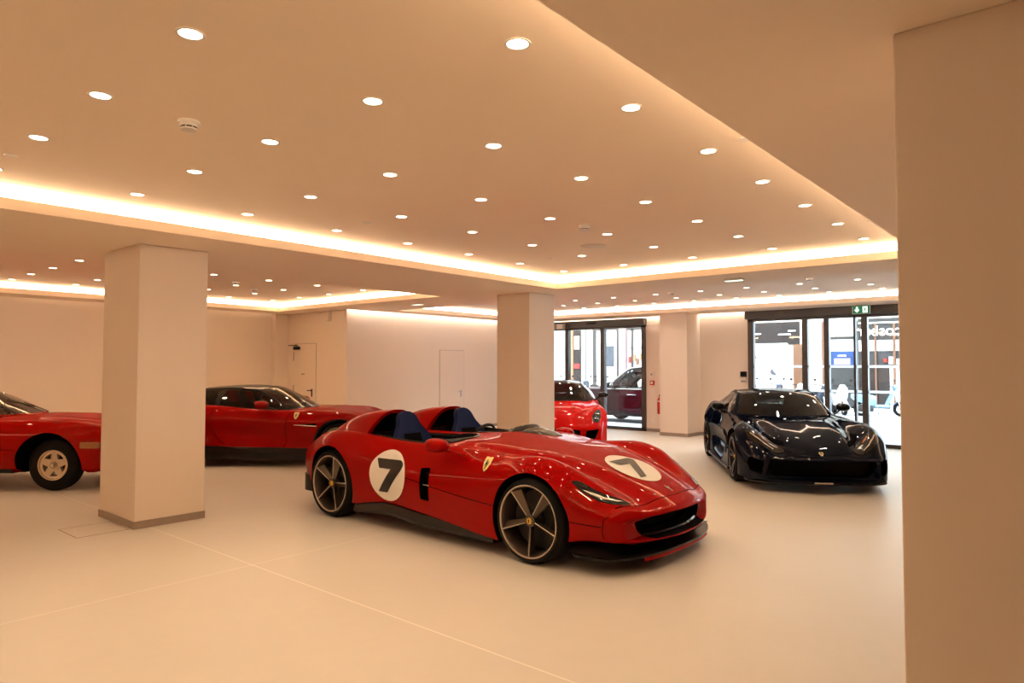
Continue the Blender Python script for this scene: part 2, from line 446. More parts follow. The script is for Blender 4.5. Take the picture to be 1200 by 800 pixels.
def wallbox(name, lo, hi, mat='wall'):
    mb = MB(); mb.box(lo, hi); return struct(mb.build(name, M[mat], None, False))
T = .3
wallbox('wall_back', (XB - T, YB - T, 0), (XB, YF + T, 3.2))
wallbox('wall_near', (XB, YB - T, 0), (XW, YB, 3.2))
wallbox('wall_far', (XB, YF, 0), (XS + T, YF + T, 3.2))
wallbox('wall_far_pier', (8.72, YF - .16, 0), (XS, YF, 2.98))
wallbox('wall_far_panel', (3.53 - .9, YF - .02, 0), (3.53, YF + .01, 2.98))
wallbox('wall_step', (XS, YW, 0), (XS + T, YF, 3.2))
wallbox('wall_pale', (XS + T, YW, 0), (XW + T, YW + T, 3.2))
# window wall: piers, headers above
W1 = (8.54, 12.05); W2 = (.9, 5.93)
H1, H2 = 2.835, 2.86
wallbox('wall_window_pier', (XW, W2[1], 0), (XW + T, W1[0], 3.2))
wallbox('wall_window_end', (XW, W1[1], 0), (XW + T, YW, 3.2))
wallbox('wall_window_near', (XW, YB, 0), (XW + T, W2[0], 3.2))
wallbox('wall_window_header_left', (XW, W1[0], H1), (XW + T, W1[1], 3.2))
wallbox('wall_window_header_right', (XW, W2[0], H2), (XW + T, W2[1], 3.2))
wallbox('wall_pilaster', (14.62, 7.10, 0), (XW, 7.80, 2.98))
def skirting(name, segs, h=.075, t=.012):
    mb = MB()
    for (x0, y0, x1, y1) in segs: mb.box((x0 - t, y0 - t, 0), (x1 + t, y1 + t, h))
    return struct(mb.build(name, M['skirt'], None, False))
skirting('baseboard_window', [(XW - .002, W2[1] + .02, XW, W1[0] - .02), (14.62, 7.10, XW, 7.80)], .08)
skirting('baseboard_pale', [(XS + T, YW - .002, XW, YW)], .07)
skirting('baseboard_step', [(XS - .002, YW, XS, YF)], .07)
skirting('baseboard_far', [(XB, YF - .002, XS, YF)], .07)
def column(name, x0, y0, x1, y1):
    mb = MB(); mb.box((x0, y0, 0), (x1, y1, ZS), bev=.006); o = struct(mb.build(name, M['wall'], None, False))
    s = MB(); s.box((x0 - .008, y0 - .008, .0), (x1 + .008, y1 + .008, .075)); s.build('baseboard', M['skirt'], o, False)
    return o
column('column_1', 2.80, 7.30, 3.50, 8.235)
column('column_2', 8.87, 7.14, 9.57, 7.86)
column('column_3', 2.82, -.40, 3.55, .535)

# ------------------------------------------------------------------ windows
def window(name, y0, y1, mull, zt, hz, stripes):
    """dark bronze glazed shopfront in the wall x = XW"""
    fr = MB(); x0, x1 = XW - .03, XW + .09
    fr.box((x0, y1 - .13, 0), (x1, y1, zt)); fr.box((x0, y0, 0), (x1, y0 + .12, zt))
    fr.box((x0, y0, .0), (x1, y1, .075))
    fr.box((x0, y0, hz - .05), (x1, y1, hz + .02))
    o = struct(fr.build(name, M['frame'], None, False))
    h = MB(); h.box((XW - .16, y0 - .02, hz), (XW + .09, y1 + .02, zt), bev=.008); h.build('header', M['frame'], o, False)
    edges = [y0 + .12]
    for (yc, w, dark) in mull:
        mb = MB(); mb.box((x0 - .01, yc - w / 2, .07), (x1, yc + w / 2, hz)); mb.build('mullion', M['frame2' if dark else 'frame'], o, False); edges += [yc - w / 2, yc + w / 2]
    edges.append(y1 - .13)
    for k in range(0, len(edges), 2):
        p = MB(); p.box((XW + .025, edges[k], .07), (XW + .035, edges[k + 1], hz)); pn = p.build('pane', M['glass_clear'], o, False)
        for (z0, z1) in stripes:
            s = MB(); s.box((XW + .022, edges[k], z0), (XW + .0245, edges[k + 1], z1)); s.build('safety_stripe', M['film'], pn, False)
    return o
w1 = window('window_1', *W1, [(9.82, .12, 0), (10.97, .11, 0)], H1, 2.66, [])
w2 = window('window_2', *W2, [(2.35, .12, 0), (3.515, .115, 0), (3.70, .04, 1), (4.245, .10, 0), (4.685, .115, 0)], H2, 2.69, [(1.60, 1.655), (1.085, 1.14)])
s = MB(); s.box((XW - .172, 9.93, 2.735), (XW - .155, 10.22, 2.785), bev=.004); s.build('door_sensor', M['black'], w1, False)

# ------------------------------------------------------------------ doors in the walls
def wall_door(name, axis, pos, a0, a1, h, handle, closer):
    """flush painted door; axis 'x': wall plane x=pos facing -x; 'y': wall plane y=pos facing -y"""
    def B(mb, a, b, d0, d1, z0, z1, bev=0):
        if axis == 'x': mb.box((pos - d1, a, z0), (pos - d0, b, z1), bev=bev)
        else: mb.box((a, pos - d1, z0), (b, pos - d0, z1), bev=bev)
    g = MB(); B(g, a0 - .012, a1 + .012, -.01, .003, 0, h + .012); o = struct(g.build(name, M['joint'], None, False))
    l = MB(); B(l, a0, a1, 0, .012, .008, h, .003); l.build('door_leaf', M['door'], o, False)
    ha, hz, hm, dirn = handle
    k = MB(); B(k, ha - .022, ha + .022, .012, .022, hz - .11, hz + .07, .003); B(k, ha - .011, ha + .011, .02, .06, hz + .02, hz + .042)
    B(k, min(ha, ha + dirn * .13), max(ha, ha + dirn * .13), .05, .066, hz + .02, hz + .042, .004); k.build('door_handle', M[hm], o, False)
    if closer:
        c = MB(); B(c, a1 - .26, a1 - .03, .012, .06, h - .13, h - .06, .006); c.build('door_closer', M['black'], o, False)
        c = MB(); B(c, a1 - .2, a1 + .19, .04, .055, h - .035, h - .017); c.build('closer_arm', M['black'], o, False)
        for z in (1.75, .95, .3):
            c = MB(); B(c, a1 - .012, a1 + .012, .012, .026, z, z + .22); c.build('hinge', M['steel'], o, False)
        c = MB(); B(c, a0 + .45, a0 + .58, .012, .015, 1.42, 1.45); c.build('door_sign', M['grey'], o, False)
wall_door('door_1', 'x', XS, 13.56, 14.46, 2.14, (13.70, 1.03, 'black', 1), True)
wall_door('door_2', 'y', YW, 11.86, 12.72, 2.02, (12.61, .95, 'steel', -1), False)

# ------------------------------------------------------------------ ceiling fixtures
SPOT_W = 21.0
def downlight_proto():
    o = empty('downlight'); r = MB()
    r.lathe([(.047, 0), (.060, 0), (.060, -.004), (.049, -.004)], 24, 'z'); r.build('trim_ring', M['white'], o)
    l = MB(); l.disc(.0475, (0, 0, -.0015), 'z', 20); l.build('lamp_lens', M['lamp'], o, False)
    ld = bpy.data.lights.new('lamp_beam', 'SPOT'); ld.energy = SPOT_W; ld.color = (1.0, .72, .45); ld.spot_size = R(124); ld.spot_blend = 1.0; ld.shadow_soft_size = .04
    lo = bpy.data.objects.new('lamp_beam', ld); COL.objects.link(lo); lo.parent = o; lo.location = (0, 0, -.012)
    return o
ORD = ['first', 'second', 'third', 'fourth', 'fifth', 'sixth', 'seventh', 'eighth', 'ninth', 'tenth', 'eleventh', 'twelfth']
proto = downlight_proto(); used = False
def put_light(x, y, label, group, tone=None):
    global used
    o = proto if not used else dup(proto, (0, 0, 0)); used = True
    o.location = (x, y, ZT); tag(o, label, 'ceiling light', group)
    if tone:
        for c in o.children:
            if c.type == 'LIGHT': c.data = tone
base_beam = next(c for c in proto.children if c.type == 'LIGHT').data
cool_beam = base_beam.copy(); cool_beam.color = (1.0, .83, .67); cool_beam.energy = SPOT_W * 1.3
warm_beam = base_beam.copy(); warm_beam.color = (1.0, .66, .37)
X1 = [8.35, 7.31, 6.28, 5.255, 4.27, 3.27, 2.29, 1.31, .29]; Y1 = [6.05, 5.01, 3.97, 2.93, 1.91]  # last column continues the grid out of view, added to brighten the ceiling
for j, y in enumerate(Y1):
    for i, x in enumerate(X1):
        put_light(x, y, f'round downlight in the large near tray, {ORD[j]} row from left cove, {ORD[i]} from far end', 'downlights in the large near tray')
X2 = [8.0, 7.0, 6.06, 5.12, 4.19, 3.25, 2.3, 1.35]; Y2 = [13.66, 12.63, 11.58, 10.48]
for j, y in enumerate(Y2):
    for i, x in enumerate(X2):
        put_light(x, y, f'small downlight in the far left tray, {ORD[j]} row from far wall, {ORD[i]} from pale wall', 'downlights in the far left tray', warm_beam)
X3 = [13.95, 13.1, 12.22, 11.35]; Y3 = [2.9, 3.82, 4.76, 5.65, 6.6, 7.58, 8.55, 9.5, 10.45]
for i, x in enumerate(X3):
    for j, y in enumerate(Y3):
        put_light(x, y, f'tiny downlight in the window-side tray, {ORD[i]} row from the windows, {ORD[j]} from the right', 'downlights in the window-side tray', cool_beam)

def smoke(x, y, z, label):
    o = empty('smoke_detector', (x, y, z)); tag(o, label, 'smoke detector')
    b = MB(); b.lathe([(0, 0), (.062, 0), (.060, -.016), (0, -.016)], 28, 'z', closed=False); b.build('base', M['white'], o)
    h = MB(); h.lathe([(0, -.016), (.052, -.016), (.050, -.034), (.046, -.036), (0, -.036)], 28, 'z', closed=False); h.build('head', M['white'], o)
    v = MB()
    for k in range(8):
        a0 = 2 * PI * k / 8 + .07; P = []
        for t in np.linspace(a0, a0 + 2 * PI / 8 - .14, 5): P.append([(.0475 * math.cos(t), .0475 * math.sin(t), -.0362), (.0475 * math.cos(t), .0475 * math.sin(t), -.043)])
        v.grid(P)
    v.build('sensor_slots', M['void'], o, False)
    c = MB(); c.lathe([(0, -.036), (.044, -.036), (.044, -.043), (.048, -.043), (.045, -.052), (0, -.054)], 28, 'z', closed=False); c.build('cap', M['white'], o)
smoke(1.79, 4.0, ZT, 'white smoke detector in the large near tray between the left downlights')
smoke(5.74, 3.90, ZT, 'small smoke detector in the large near tray near the round speaker grille')
smoke(5.82, 11.12, ZT, 'smoke detector in the far left tray left of the pillar')
smoke(6.55, 11.85, ZT, 'smoke detector in the far left tray right of the left pillar')
smoke(12.1, 6.2, ZT, 'smoke detector in the window-side tray above the fire extinguisher wall')
smoke(11.55, 3.45, ZT, 'smoke detector in the window-side tray above the dark blue car')
def cap(x, y, z, r, label, cat='sprinkler', name='sprinkler_cover', mat='white'):
    mb = MB(); mb.lathe([(0, 0), (r, 0), (r * .93, -.007), (r * .9, -.008), (0, -.008)], 24, 'z', closed=False)
    o = mb.build(name, M[mat], None); o.location = (x, y, z); tag(o, label, cat)
cap(1.30, 5.57, ZT, .04, 'flat sprinkler cover at the far left of the large tray, by the cove')
for (x, y, r, lb) in [(4.23, 5.49, .045, 'flat sprinkler cover in the large tray above the rear of the red racer'), (4.19, 1.63, .045, 'flat sprinkler cover beside the tray edge, upper right of the ceiling'),
                      (7.36, 1.60, .045, 'flat sprinkler cover near the far right corner of the large tray'), (7.25, 5.46, .04, 'flat sprinkler cover in the large tray above the middle pillar')]:
    cap(x, y, ZT, r, lb)
cap(6.78, 4.48, ZT, .16, 'round flush speaker grille in the large tray near the smoke detector', 'ceiling speaker', 'ceiling_speaker', 'door')
def emergency(x, y, along, label):
    o = empty('emergency_light', (x, y, ZS)); tag(o, label, 'emergency light')
    w = (.05, .13) if along == 'y' else (.13, .05)
    b = MB(); b.box((-w[0], -w[1], -.03), (w[0], w[1], 0), bev=.006); b.build('housing', M['white'], o, False)
    l = MB(); l.box((-w[0] * .8, -w[1] * .9, -.036), (w[0] * .8, w[1] * .9, -.0295)); l.build('lens', M['exitw'], o, False)
emergency(9.33, 3.81, 'y', 'white emergency light box on the beam above the dark blue car')
emergency(9.03, 10.10, 'y', 'small emergency light on the beam above the pale wall')
def wallitem(name, cat, label, parts, loc):
    o = empty(name, loc); tag(o, label, cat)
    for nm, lo, hi, mt in parts:
        b = MB(); b.box(lo, hi, bev=.004); b.build(nm, M[mt], o, False)
    return o
wallitem('wall_speaker', 'speaker', 'small white box speaker high on the step wall beside the door', [('box', (-.09, -.08, -.11), (0, .08, .11), 'white'), ('front_grille', (-.094, -.065, -.09), (-.088, .065, .09), 'door')], (XS, 13.05, 2.745))
wallitem('alarm_call_point', 'alarm button', 'red fire alarm call point on the wall beside the sliding door', [('case', (-.05, -.055, -.055), (0, .055, .055), 'extred'), ('press_plate', (-.054, -.034, -.025), (-.049, .034, .03), 'white')], (XW, 8.36, 1.215))
wallitem('door_release', 'switch', 'beige switch box above the red fire alarm call point', [('case', (-.04, -.05, -.075), (0, .05, .075), 'white'), ('button', (-.046, -.022, -.02), (-.039, .022, .03), 'grey')], (XW, 8.37, 1.42))
wallitem('card_reader', 'switch', 'black card reader on the wall left of the right-hand window', [('case', (-.04, -.07, -.06), (0, .07, .06), 'black'), ('screen', (-.043, -.05, -.03), (-.039, .05, .04), 'blackgloss')], (XW, 6.04, 1.45))
wallitem('thermostat', 'switch', 'grey and white thermostat below the black card reader', [('case', (-.04, -.07, -.06), (0, .07, .06), 'white'), ('display', (-.044, -.055, -.045), (-.039, .055, .0), 'grey')], (XW, 6.04, 1.31))
for (x0, y, z, lb) in ((XW, 8.36, 1.00, 'small white wall socket below the red alarm call point'), (XW, 8.36, .26, 'white wall socket low down beside the sliding door')):
    wallitem('wall_socket', 'socket', lb, [('plate', (-.008, -.04, -.04), (0, .04, .04), 'white'), ('insert', (-.012, -.02, -.02), (-.007, .02, .02), 'door')], (x0, y, z))
# fire extinguisher
o = empty('fire_extinguisher', (XW - .12, 8.085, .46)); tag(o, 'red fire extinguisher hanging on the wall behind the white pilaster', 'fire extinguisher')
b = MB(); b.lathe([(0, 0), (.07, 0), (.075, .03), (.075, .33), (.06, .38), (.03, .41), (0, .41)], 24, 'z', closed=False); b.build('cylinder', M['extred'], o)
b = MB(); b.tube([(0, 0, .41), (0, 0, .46)], .022, 10); b.box((-.02, -.02, .45), (.09, .02, .475)); b.build('valve', M['black'], o)
b = MB(); b.tube(smoothpath([(0, .03, .45), (.07, .05, .42), (.085, .03, .25), (.08, .02, .1)]), .012, 8); b.build('hose', M['black'], o)
b = MB(); b.lathe([(.0765, .30), (.0765, .325), (.0758, .325), (.0758, .30)], 24, 'z'); b.build('label_band', M['white'], o)
b = MB(); b.box((.06, -.03, .2), (.12, .03, .3)); b.build('bracket', M['grey'], o, False)
# floor hatch
b = MB()
for (p, q) in (((2.31, 7.35), (2.31, 7.86)), ((2.31, 7.35), (2.77, 7.35)), ((2.77, 7.35), (2.77, 7.86)), ((2.31, 7.86), (2.77, 7.86))):
    b.box((min(p[0], q[0]) - .004, min(p[1], q[1]) - .004, 0), (max(p[0], q[0]) + .004, max(p[1], q[1]) + .004, .002))
hb = empty('floor_hatch', (0, 0, 0)); tag(hb, 'square tiled floor hatch with thin dark frame beside the left pillar', 'floor hatch')
b.build('frame', M['skirt'], hb, False)
b = MB(); b.box((2.314, 7.354, 0), (2.766, 7.856, .0012)); b.build('cover', M['floor'], hb, False)
# exit signs
def exit_sign(loc, label, dirn):
    o = empty('exit_sign', loc); tag(o, label, 'exit sign')
    b = MB(); b.box((-.02, -.165, -.085), (.02, .165, .085), bev=.004); b.build('housing', M['white'], o, False)
    b = MB(); b.box((-.024, -.155, -.075), (-.0195, .155, .075)); b.build('green_panel', M['exit'], o, False)
    b = MB(); y = .075                       # arrow pointing down
    b.prism([(y - .018, .055), (y + .018, .055), (y + .018, .0), (y + .05, .0), (y, -.055), (y - .05, .0), (y - .018, .0)], 'x', -.026, -.0235); b.build('arrow', M['exitw'], o, False)
    b = MB(); y = -.075
    b.prism([(y - .045, -.06), (y + .045, -.06), (y + .045, .062), (y - .045, .062)], 'x', -.0255, -.0235); b.build('doorway', M['exitw'], o, False)
    b = MB()
    b.ell((-.0265, y + .008, .04), (.0012, .011, .011), 10, 6); b.prism([(y - .012, .026), (y + .02, .026), (y + .016, -.008), (y + .034, -.048), (y + .02, -.053), (y + .003, -.016), (y - .012, -.028), (y - .034, -.03), (y - .034, -.018), (y - .018, -.016), (y - .006, .0), (y - .006, .014), (y - .026, .006), (y - .03, .014)], 'x', -.0275, -.0255)
    b.build('running_figure', M['exit'], o, False)
    b = MB(); b.box((-.012, -.1, .083), (.012, .1, .095)); b.build('bracket', M['grey'], o, False)
exit_sign((XW - .3, 3.50, 2.77), 'green illuminated exit sign with white arrow above the right-hand window', 1)
o = empty('exit_sign', (XW - .3, 11.0, 2.70)); tag(o, 'grey exit sign box seen edge-lit above the left-hand sliding door', 'exit sign')
b = MB(); b.box((-.02, -.165, -.085), (.02, .165, .085), bev=.004); b.build('housing', M['grey'], o, False)
b = MB(); b.box((-.024, -.1, -.06), (-.0195, .09, .06)); b.build('panel', M['white'], o, False)
# ------------------------------------------------------------------ car building
def loft(lines, nx=110, sub=5, bow=(0, 0), bowlen=(1.0, .8), rnd=(.10, .10), rz=.6, xr=None):
    """closed car body lofted through longitudinal lines.
    lines: list (top centre -> bottom centre) of dict(k=[(x,y,z)..], c=crease flag)"""
    fy = [pchip([(k[0], k[1]) for k in l['k']]) for l in lines]; fz = [pchip([(k[0], k[2]) for k in l['k']]) for l in lines]
    x0 = min(k[0] for k in lines[0]['k']); x1 = max(k[0] for k in lines[0]['k'])
    if xr: x0, x1 = xr
    t = np.linspace(0, 1, nx); t = t - .055 * np.sin(4 * PI * t) * 0
    xs = x0 + (x1 - x0) * t
    # denser near both ends
    ends = [x0 + rnd[0] * (1 - math.cos(a)) for a in np.linspace(0, PI / 2, 7)] + [x1 - rnd[1] * (1 - math.cos(a)) for a in np.linspace(0, PI / 2, 7)]
    xs = np.unique(np.round(np.concatenate([xs[(xs > x0 + rnd[0]) & (xs < x1 - rnd[1])], ends]), 5))
    G = []
    for x in xs:
        P = [(float(f(x)), float(g(x))) for f, g in zip(fy, fz)]
        seg = []; cur = [P[0]]
        for i in range(1, len(P)):
            cur.append(P[i])
            if lines[i].get('c') or i == len(P) - 1:
                q = catmull(cur, sub); seg.append(q if not seg else q[1:]); cur = [P[i]]
        S = np.vstack(seg)
        # rounded ends
        for (xe, r, sg) in ((x0, rnd[0], -1), (x1, rnd[1], 1)):
            d = (x - (xe - sg * r)) * sg
            if d > 0:
                k = 1 - math.sqrt(max(0, 1 - min(1, d / r) ** 2)); zm = (S[:, 1].max() + S[:, 1].min()) / 2; hy = max(S[:, 0].max(), .1); hz = (S[:, 1].max() - S[:, 1].min()) / 2
                S = np.stack([S[:, 0] * (1 - k * r / hy), zm + (S[:, 1] - zm) * (1 - k * r * rz / hz)], 1)
        X = np.full(len(S), x)
        for (xe, L, bw, sg) in ((x1, bowlen[0], bow[0], 1), (x0, bowlen[1], bow[1], -1)):
            u = np.clip((x - (xe - sg * L)) * sg / L, 0, 1); sm = u * u * (3 - 2 * u); X = X - sg * bw * sm * S[:, 0] ** 2
        G.append(np.stack([X, S[:, 0], S[:, 1]], 1))
    n = len(G); m = len(G[0]); V = []; F = []
    for g in G:
        for p in g: V.append((p[0], max(p[1], 0), p[2]))
    def idm(i, j):                # mirrored vertex id
        if j == 0 or j == m - 1: return i * m + j
        return n * m + i * (m - 2) + j - 1
    for g in G:
        for p in g[1:-1]: V.append((p[0], -max(p[1], 0), p[2]))
    for i in range(n - 1):
        for j in range(m - 1):
            F.append((i * m + j, i * m + j + 1, (i + 1) * m + j + 1, (i + 1) * m + j))
            F.append((idm(i, j), idm(i + 1, j), idm(i + 1, j + 1), idm(i, j + 1)))
    for i in (0, n - 1):
        for j in range(m - 1):
            q = [i * m + j, i * m + j + 1, idm(i, j + 1), idm(i, j)]; q2 = []
            for a in q:
                if a not in q2: q2.append(a)
            F.append(tuple(q2))
    return V, F

def make_body(V, F, mats, name='body'):
    return mk(name, V, F, mats, None, True, 32)

def arch_cut(body_cuts, axle_x, z, r, y_in, y_out=1.3):
    for s in (-1, 1):
        c = MB(); n = 56
        pts = [(axle_x + r * math.cos(2 * PI * k / n), z + r * math.sin(2 * PI * k / n)) for k in range(n)]
        c.prism(pts, 'y', s * y_in, s * y_out); body_cuts.append((c, M['void']))

def seam_cuts(paths, axis, a, b, w=.006, both=True):
    out = []
    for p in paths:
        c = MB(); poly = ribbon(p, w)
        c.prism(poly, axis, a, b); out.append((c, M['void']))
        if both and axis == 'y': c = MB(); c.prism(poly, axis, -a, -b); out.append((c, M['void']))
        if both and axis in ('z', 'x'):
            if axis == 'z': c = MB(); c.prism([(x, -y) for x, y in poly], axis, a, b)
            else: c = MB(); c.prism([(-y, z) for y, z in poly], axis, a, b)
            out.append((c, M['void']))
    return out

def wheel(parent, x, yface, z, rt, w, rr, style, side, name='wheel', spin=0.0, cap='yellow', mats=('rimdark', 'rimbright')):
    """wheel with its outer face at |y| = yface; side -1 right, +1 left"""
    o = empty(name, (x, side * (yface - w / 2), z), 0 if side > 0 else PI); o.parent = parent
    h = w / 2; t = MB(); sh = .028
    t.lathe([(rr - .012, -h + .02), (rr + .004, -h + .006), ((rr + rt) / 2, -h), (rt - sh, -h + .012), (rt - .008, -h + .03), (rt, -h + .06), (rt, h - .06), (rt - .008, h - .03), (rt - sh, h - .012), ((rr + rt) / 2, h), (rr + .004, h - .006), (rr - .012, h - .02)], 56)
    t.build('tyre', M['rubber'], o, True, 50)
    rim = MB()
    rim.lathe([(rr + .003, h - .012), (rr - .012, h - .014), (rr - .022, h - .035), (rr - .03, h - .1), (rr - .03, -h + .03), (rr - .002, -h + .02), (rr + .003, -h + .02)], 56)
    edge = MB(); edge.lathe([(rr + .004, h - .010), (rr + .001, h - .004), (rr - .008, h - .006), (rr - .010, h - .014)], 56)
    if style == 'blade':                     # five twisted blades, one bright edge each
        for k in range(5):
            a = R(spin) + 2 * PI * k / 5; ca, sa = math.cos(a), math.sin(a)
            def P(r, tt, y): return (r * ca - tt * sa, y, r * sa + tt * ca)
            r0, r1 = .035, rr - .014
            W0, W1 = .022, .05
            yo0, yo1 = h - .045, h - .016
            # broad sloped dark face and narrow bright leading edge
            V = [P(r0, -W0 * .3, yo0), P(r1, -W1 * .2, yo1), P(r1, W1, yo1 - .06), P(r0, W0, yo0 - .02), P(r0, -W0 * .3, yo0 - .05), P(r1, -W1 * .2, yo1 - .085), P(r1, W1 * .9, yo1 - .10), P(r0, W0 * .9, yo0 - .06)]
            rim.add(V, [(0, 1, 2, 3), (4, 7, 6, 5), (0, 4, 5, 1), (3, 2, 6, 7), (0, 3, 7, 4), (1, 5, 6, 2)])
            edge.tube([P(r0 + .02, -W0 * .32, yo0 + .001), P(r1, -W1 * .22, yo1 + .001)], [.0035, .0065], 5)
        rim.lathe([(0, h - .035), (.05, h - .04), (.052, h - .1), (0, h - .1)], 24, closed=False)
    elif style == 'star':                    # five pointed star alloy
        rim.lathe([(.0, h - .03), (.075, h - .03), (.085, h - .05), (.085, h - .09), (0, h - .09)], 30, closed=False)
        for k in range(5):
            a = R(spin) + 2 * PI * k / 5; ca, sa = math.cos(a), math.sin(a)
            def P(r, tt, y): return (r * ca - tt * sa, y, r * sa + tt * ca)
            V = [P(.06, -.05, h - .035), P(.06, .05, h - .035), P(rr - .02, .034, h - .03), P(rr - .02, -.034, h - .03), P(.06, -.05, h - .08), P(.06, .05, h - .08), P(rr - .02, .034, h - .075), P(rr - .02, -.034, h - .075)]
            rim.add(V, [(0, 1, 2, 3), (4, 7, 6, 5), (0, 4, 5, 1), (1, 5, 6, 2), (2, 6, 7, 3), (3, 7, 4, 0)])
        rim.lathe([(rr - .02, h - .025), (rr - .045, h - .03), (rr - .05, h - .07), (rr - .02, h - .07)], 48)
        rim.lathe([(.03, h - .03), (.03, h - .005), (.018, h + .004), (0, h + .004)], 6, closed=False)
        edge.lathe([(.048, h - .028), (.044, h - .018), (.04, h - .028)], 30)
    else:                                    # ten paired spokes
        for k in range(10):
            a = R(spin) + 2 * PI * (k // 2) / 5 + (-.17 if k % 2 else .17); ca, sa = math.cos(a), math.sin(a)
            def P(r, tt, y): return (r * ca - tt * sa, y, r * sa + tt * ca)
            V = []
            for (r, tw, y, dp) in ((.03, .014, h - .05, .04), (rr * .6, .016, h - .03, .04), (rr - .012, .022, h - .018, .05)):
                V += [P(r, -tw, y), P(r, tw, y), P(r, tw, y - dp), P(r, -tw, y - dp)]
            F = [(0, 3, 2, 1), (8, 9, 10, 11)]
            for s in (0, 4):
                for q in range(4): F.append((s + q, s + (q + 1) % 4, s + 4 + (q + 1) % 4, s + 4 + q))
            rim.add(V, F)
        rim.lathe([(0, h - .045), (.06, h - .05), (.06, h - .1), (0, h - .1)], 24, closed=False)
    rim.build('rim', M[mats[0]], o, True, 30); edge.build('rim_edge', M[mats[1]], o, True, 40)
    c = MB(); c.lathe([(0, h - .026), (.021, h - .027), (.026, h - .032), (.026, h - .05), (0, h - .05)], 20, closed=False); hc = c.build('hub_cap', M[cap], o)
    if cap == 'yellow':
        c = MB(); c.prism([(-.006, -.013), (.004, -.013), (.005, -.002), (.009, .008), (.002, .015), (-.006, .010), (-.004, .0)], 'y', h - .0262, h - .0245); c.build('hub_emblem', M['blackp'], o, False)
    d = MB(); d.lathe([(.07, h - .15), (rr - .06, h - .15), (rr - .06, h - .175), (.07, h - .175)], 40); d.lathe([(0, h - .12), (.075, h - .125), (.075, h - .18), (0, h - .18)], 24, closed=False); d.build('brake_disc', M['disc'], o)
    c = MB(); P = []
    for a in np.linspace(R(150), R(215), 8):
        P.append([((rr - .14) * math.cos(a), h - .135, (rr - .14) * math.sin(a)), ((rr - .045) * math.cos(a), h - .135, (rr - .045) * math.sin(a)), ((rr - .045) * math.cos(a), h - .185, (rr - .045) * math.sin(a)), ((rr - .14) * math.cos(a), h - .185, (rr - .14) * math.sin(a)), ((rr - .14) * math.cos(a), h - .135, (rr - .14) * math.sin(a))])
    c.grid(P); c.build('brake_caliper', M['black'], o, True, 40)
    return o

HORSE = [(.30, .02), (.42, .00), (.44, .10), (.40, .18), (.50, .26), (.58, .20), (.60, .05), (.70, .03), (.70, .10), (.66, .14), (.68, .26), (.64, .36), (.70, .46), (.80, .52), (.88, .62), (.84, .78), (.76, .86), (.78, .70), (.72, .60), (.62, .58), (.56, .66), (.54, .78), (.48, .92), (.40, 1.0), (.40, .92), (.26, .88), (.24, .80), (.34, .80), (.36, .72), (.30, .66), (.16, .70), (.10, .62), (.16, .60), (.28, .56), (.20, .50), (.12, .42), (.16, .36), (.24, .44), (.36, .44), (.42, .36), (.36, .26), (.32, .14)]
SHIELD = [(.5, 0), (.78, .18), (.95, .48), (1.0, .78), (.98, .98), (.75, 1.0), (.5, .97), (.25, 1.0), (.02, .98), (0, .78), (.05, .48), (.22, .18)]

def mirror_pod(parent, name, base, c, r, mat, side, yaw=0, stalk=.014):
    """door mirror: pod with glass, on a stalk"""
    o = empty(name, (0, 0, 0)); o.parent = parent
    b = MB(); V0 = len(b.v); b.ell(c, r, 22, 14, pw=.85)
    b.v = [((x if x > c[0] - r[0] * .55 else c[0] - r[0] * .55), y, z) for x, y, z in b.v]
    b.build('mirror_shell', M[mat], o, True, 45)
    g = MB(); g.ell((c[0] - r[0] * .56, c[1], c[2]), (.004, r[1] * .74, r[2] * .72), 20, 8); g.build('mirror_glass', M['chrome'], o)
    s = MB(); mid = [(base[i] + c[i]) / 2 for i in range(3)]; s.tube(smoothpath([base, (mid[0], mid[1], mid[2] - .008), (c[0] + .01, c[1] - side * r[1] * .5, c[2] - r[2] * .6)], 5), stalk, 10); s.build('mirror_stalk', M['blackgloss'] if mat != 'red' else M[mat], o)
    return o

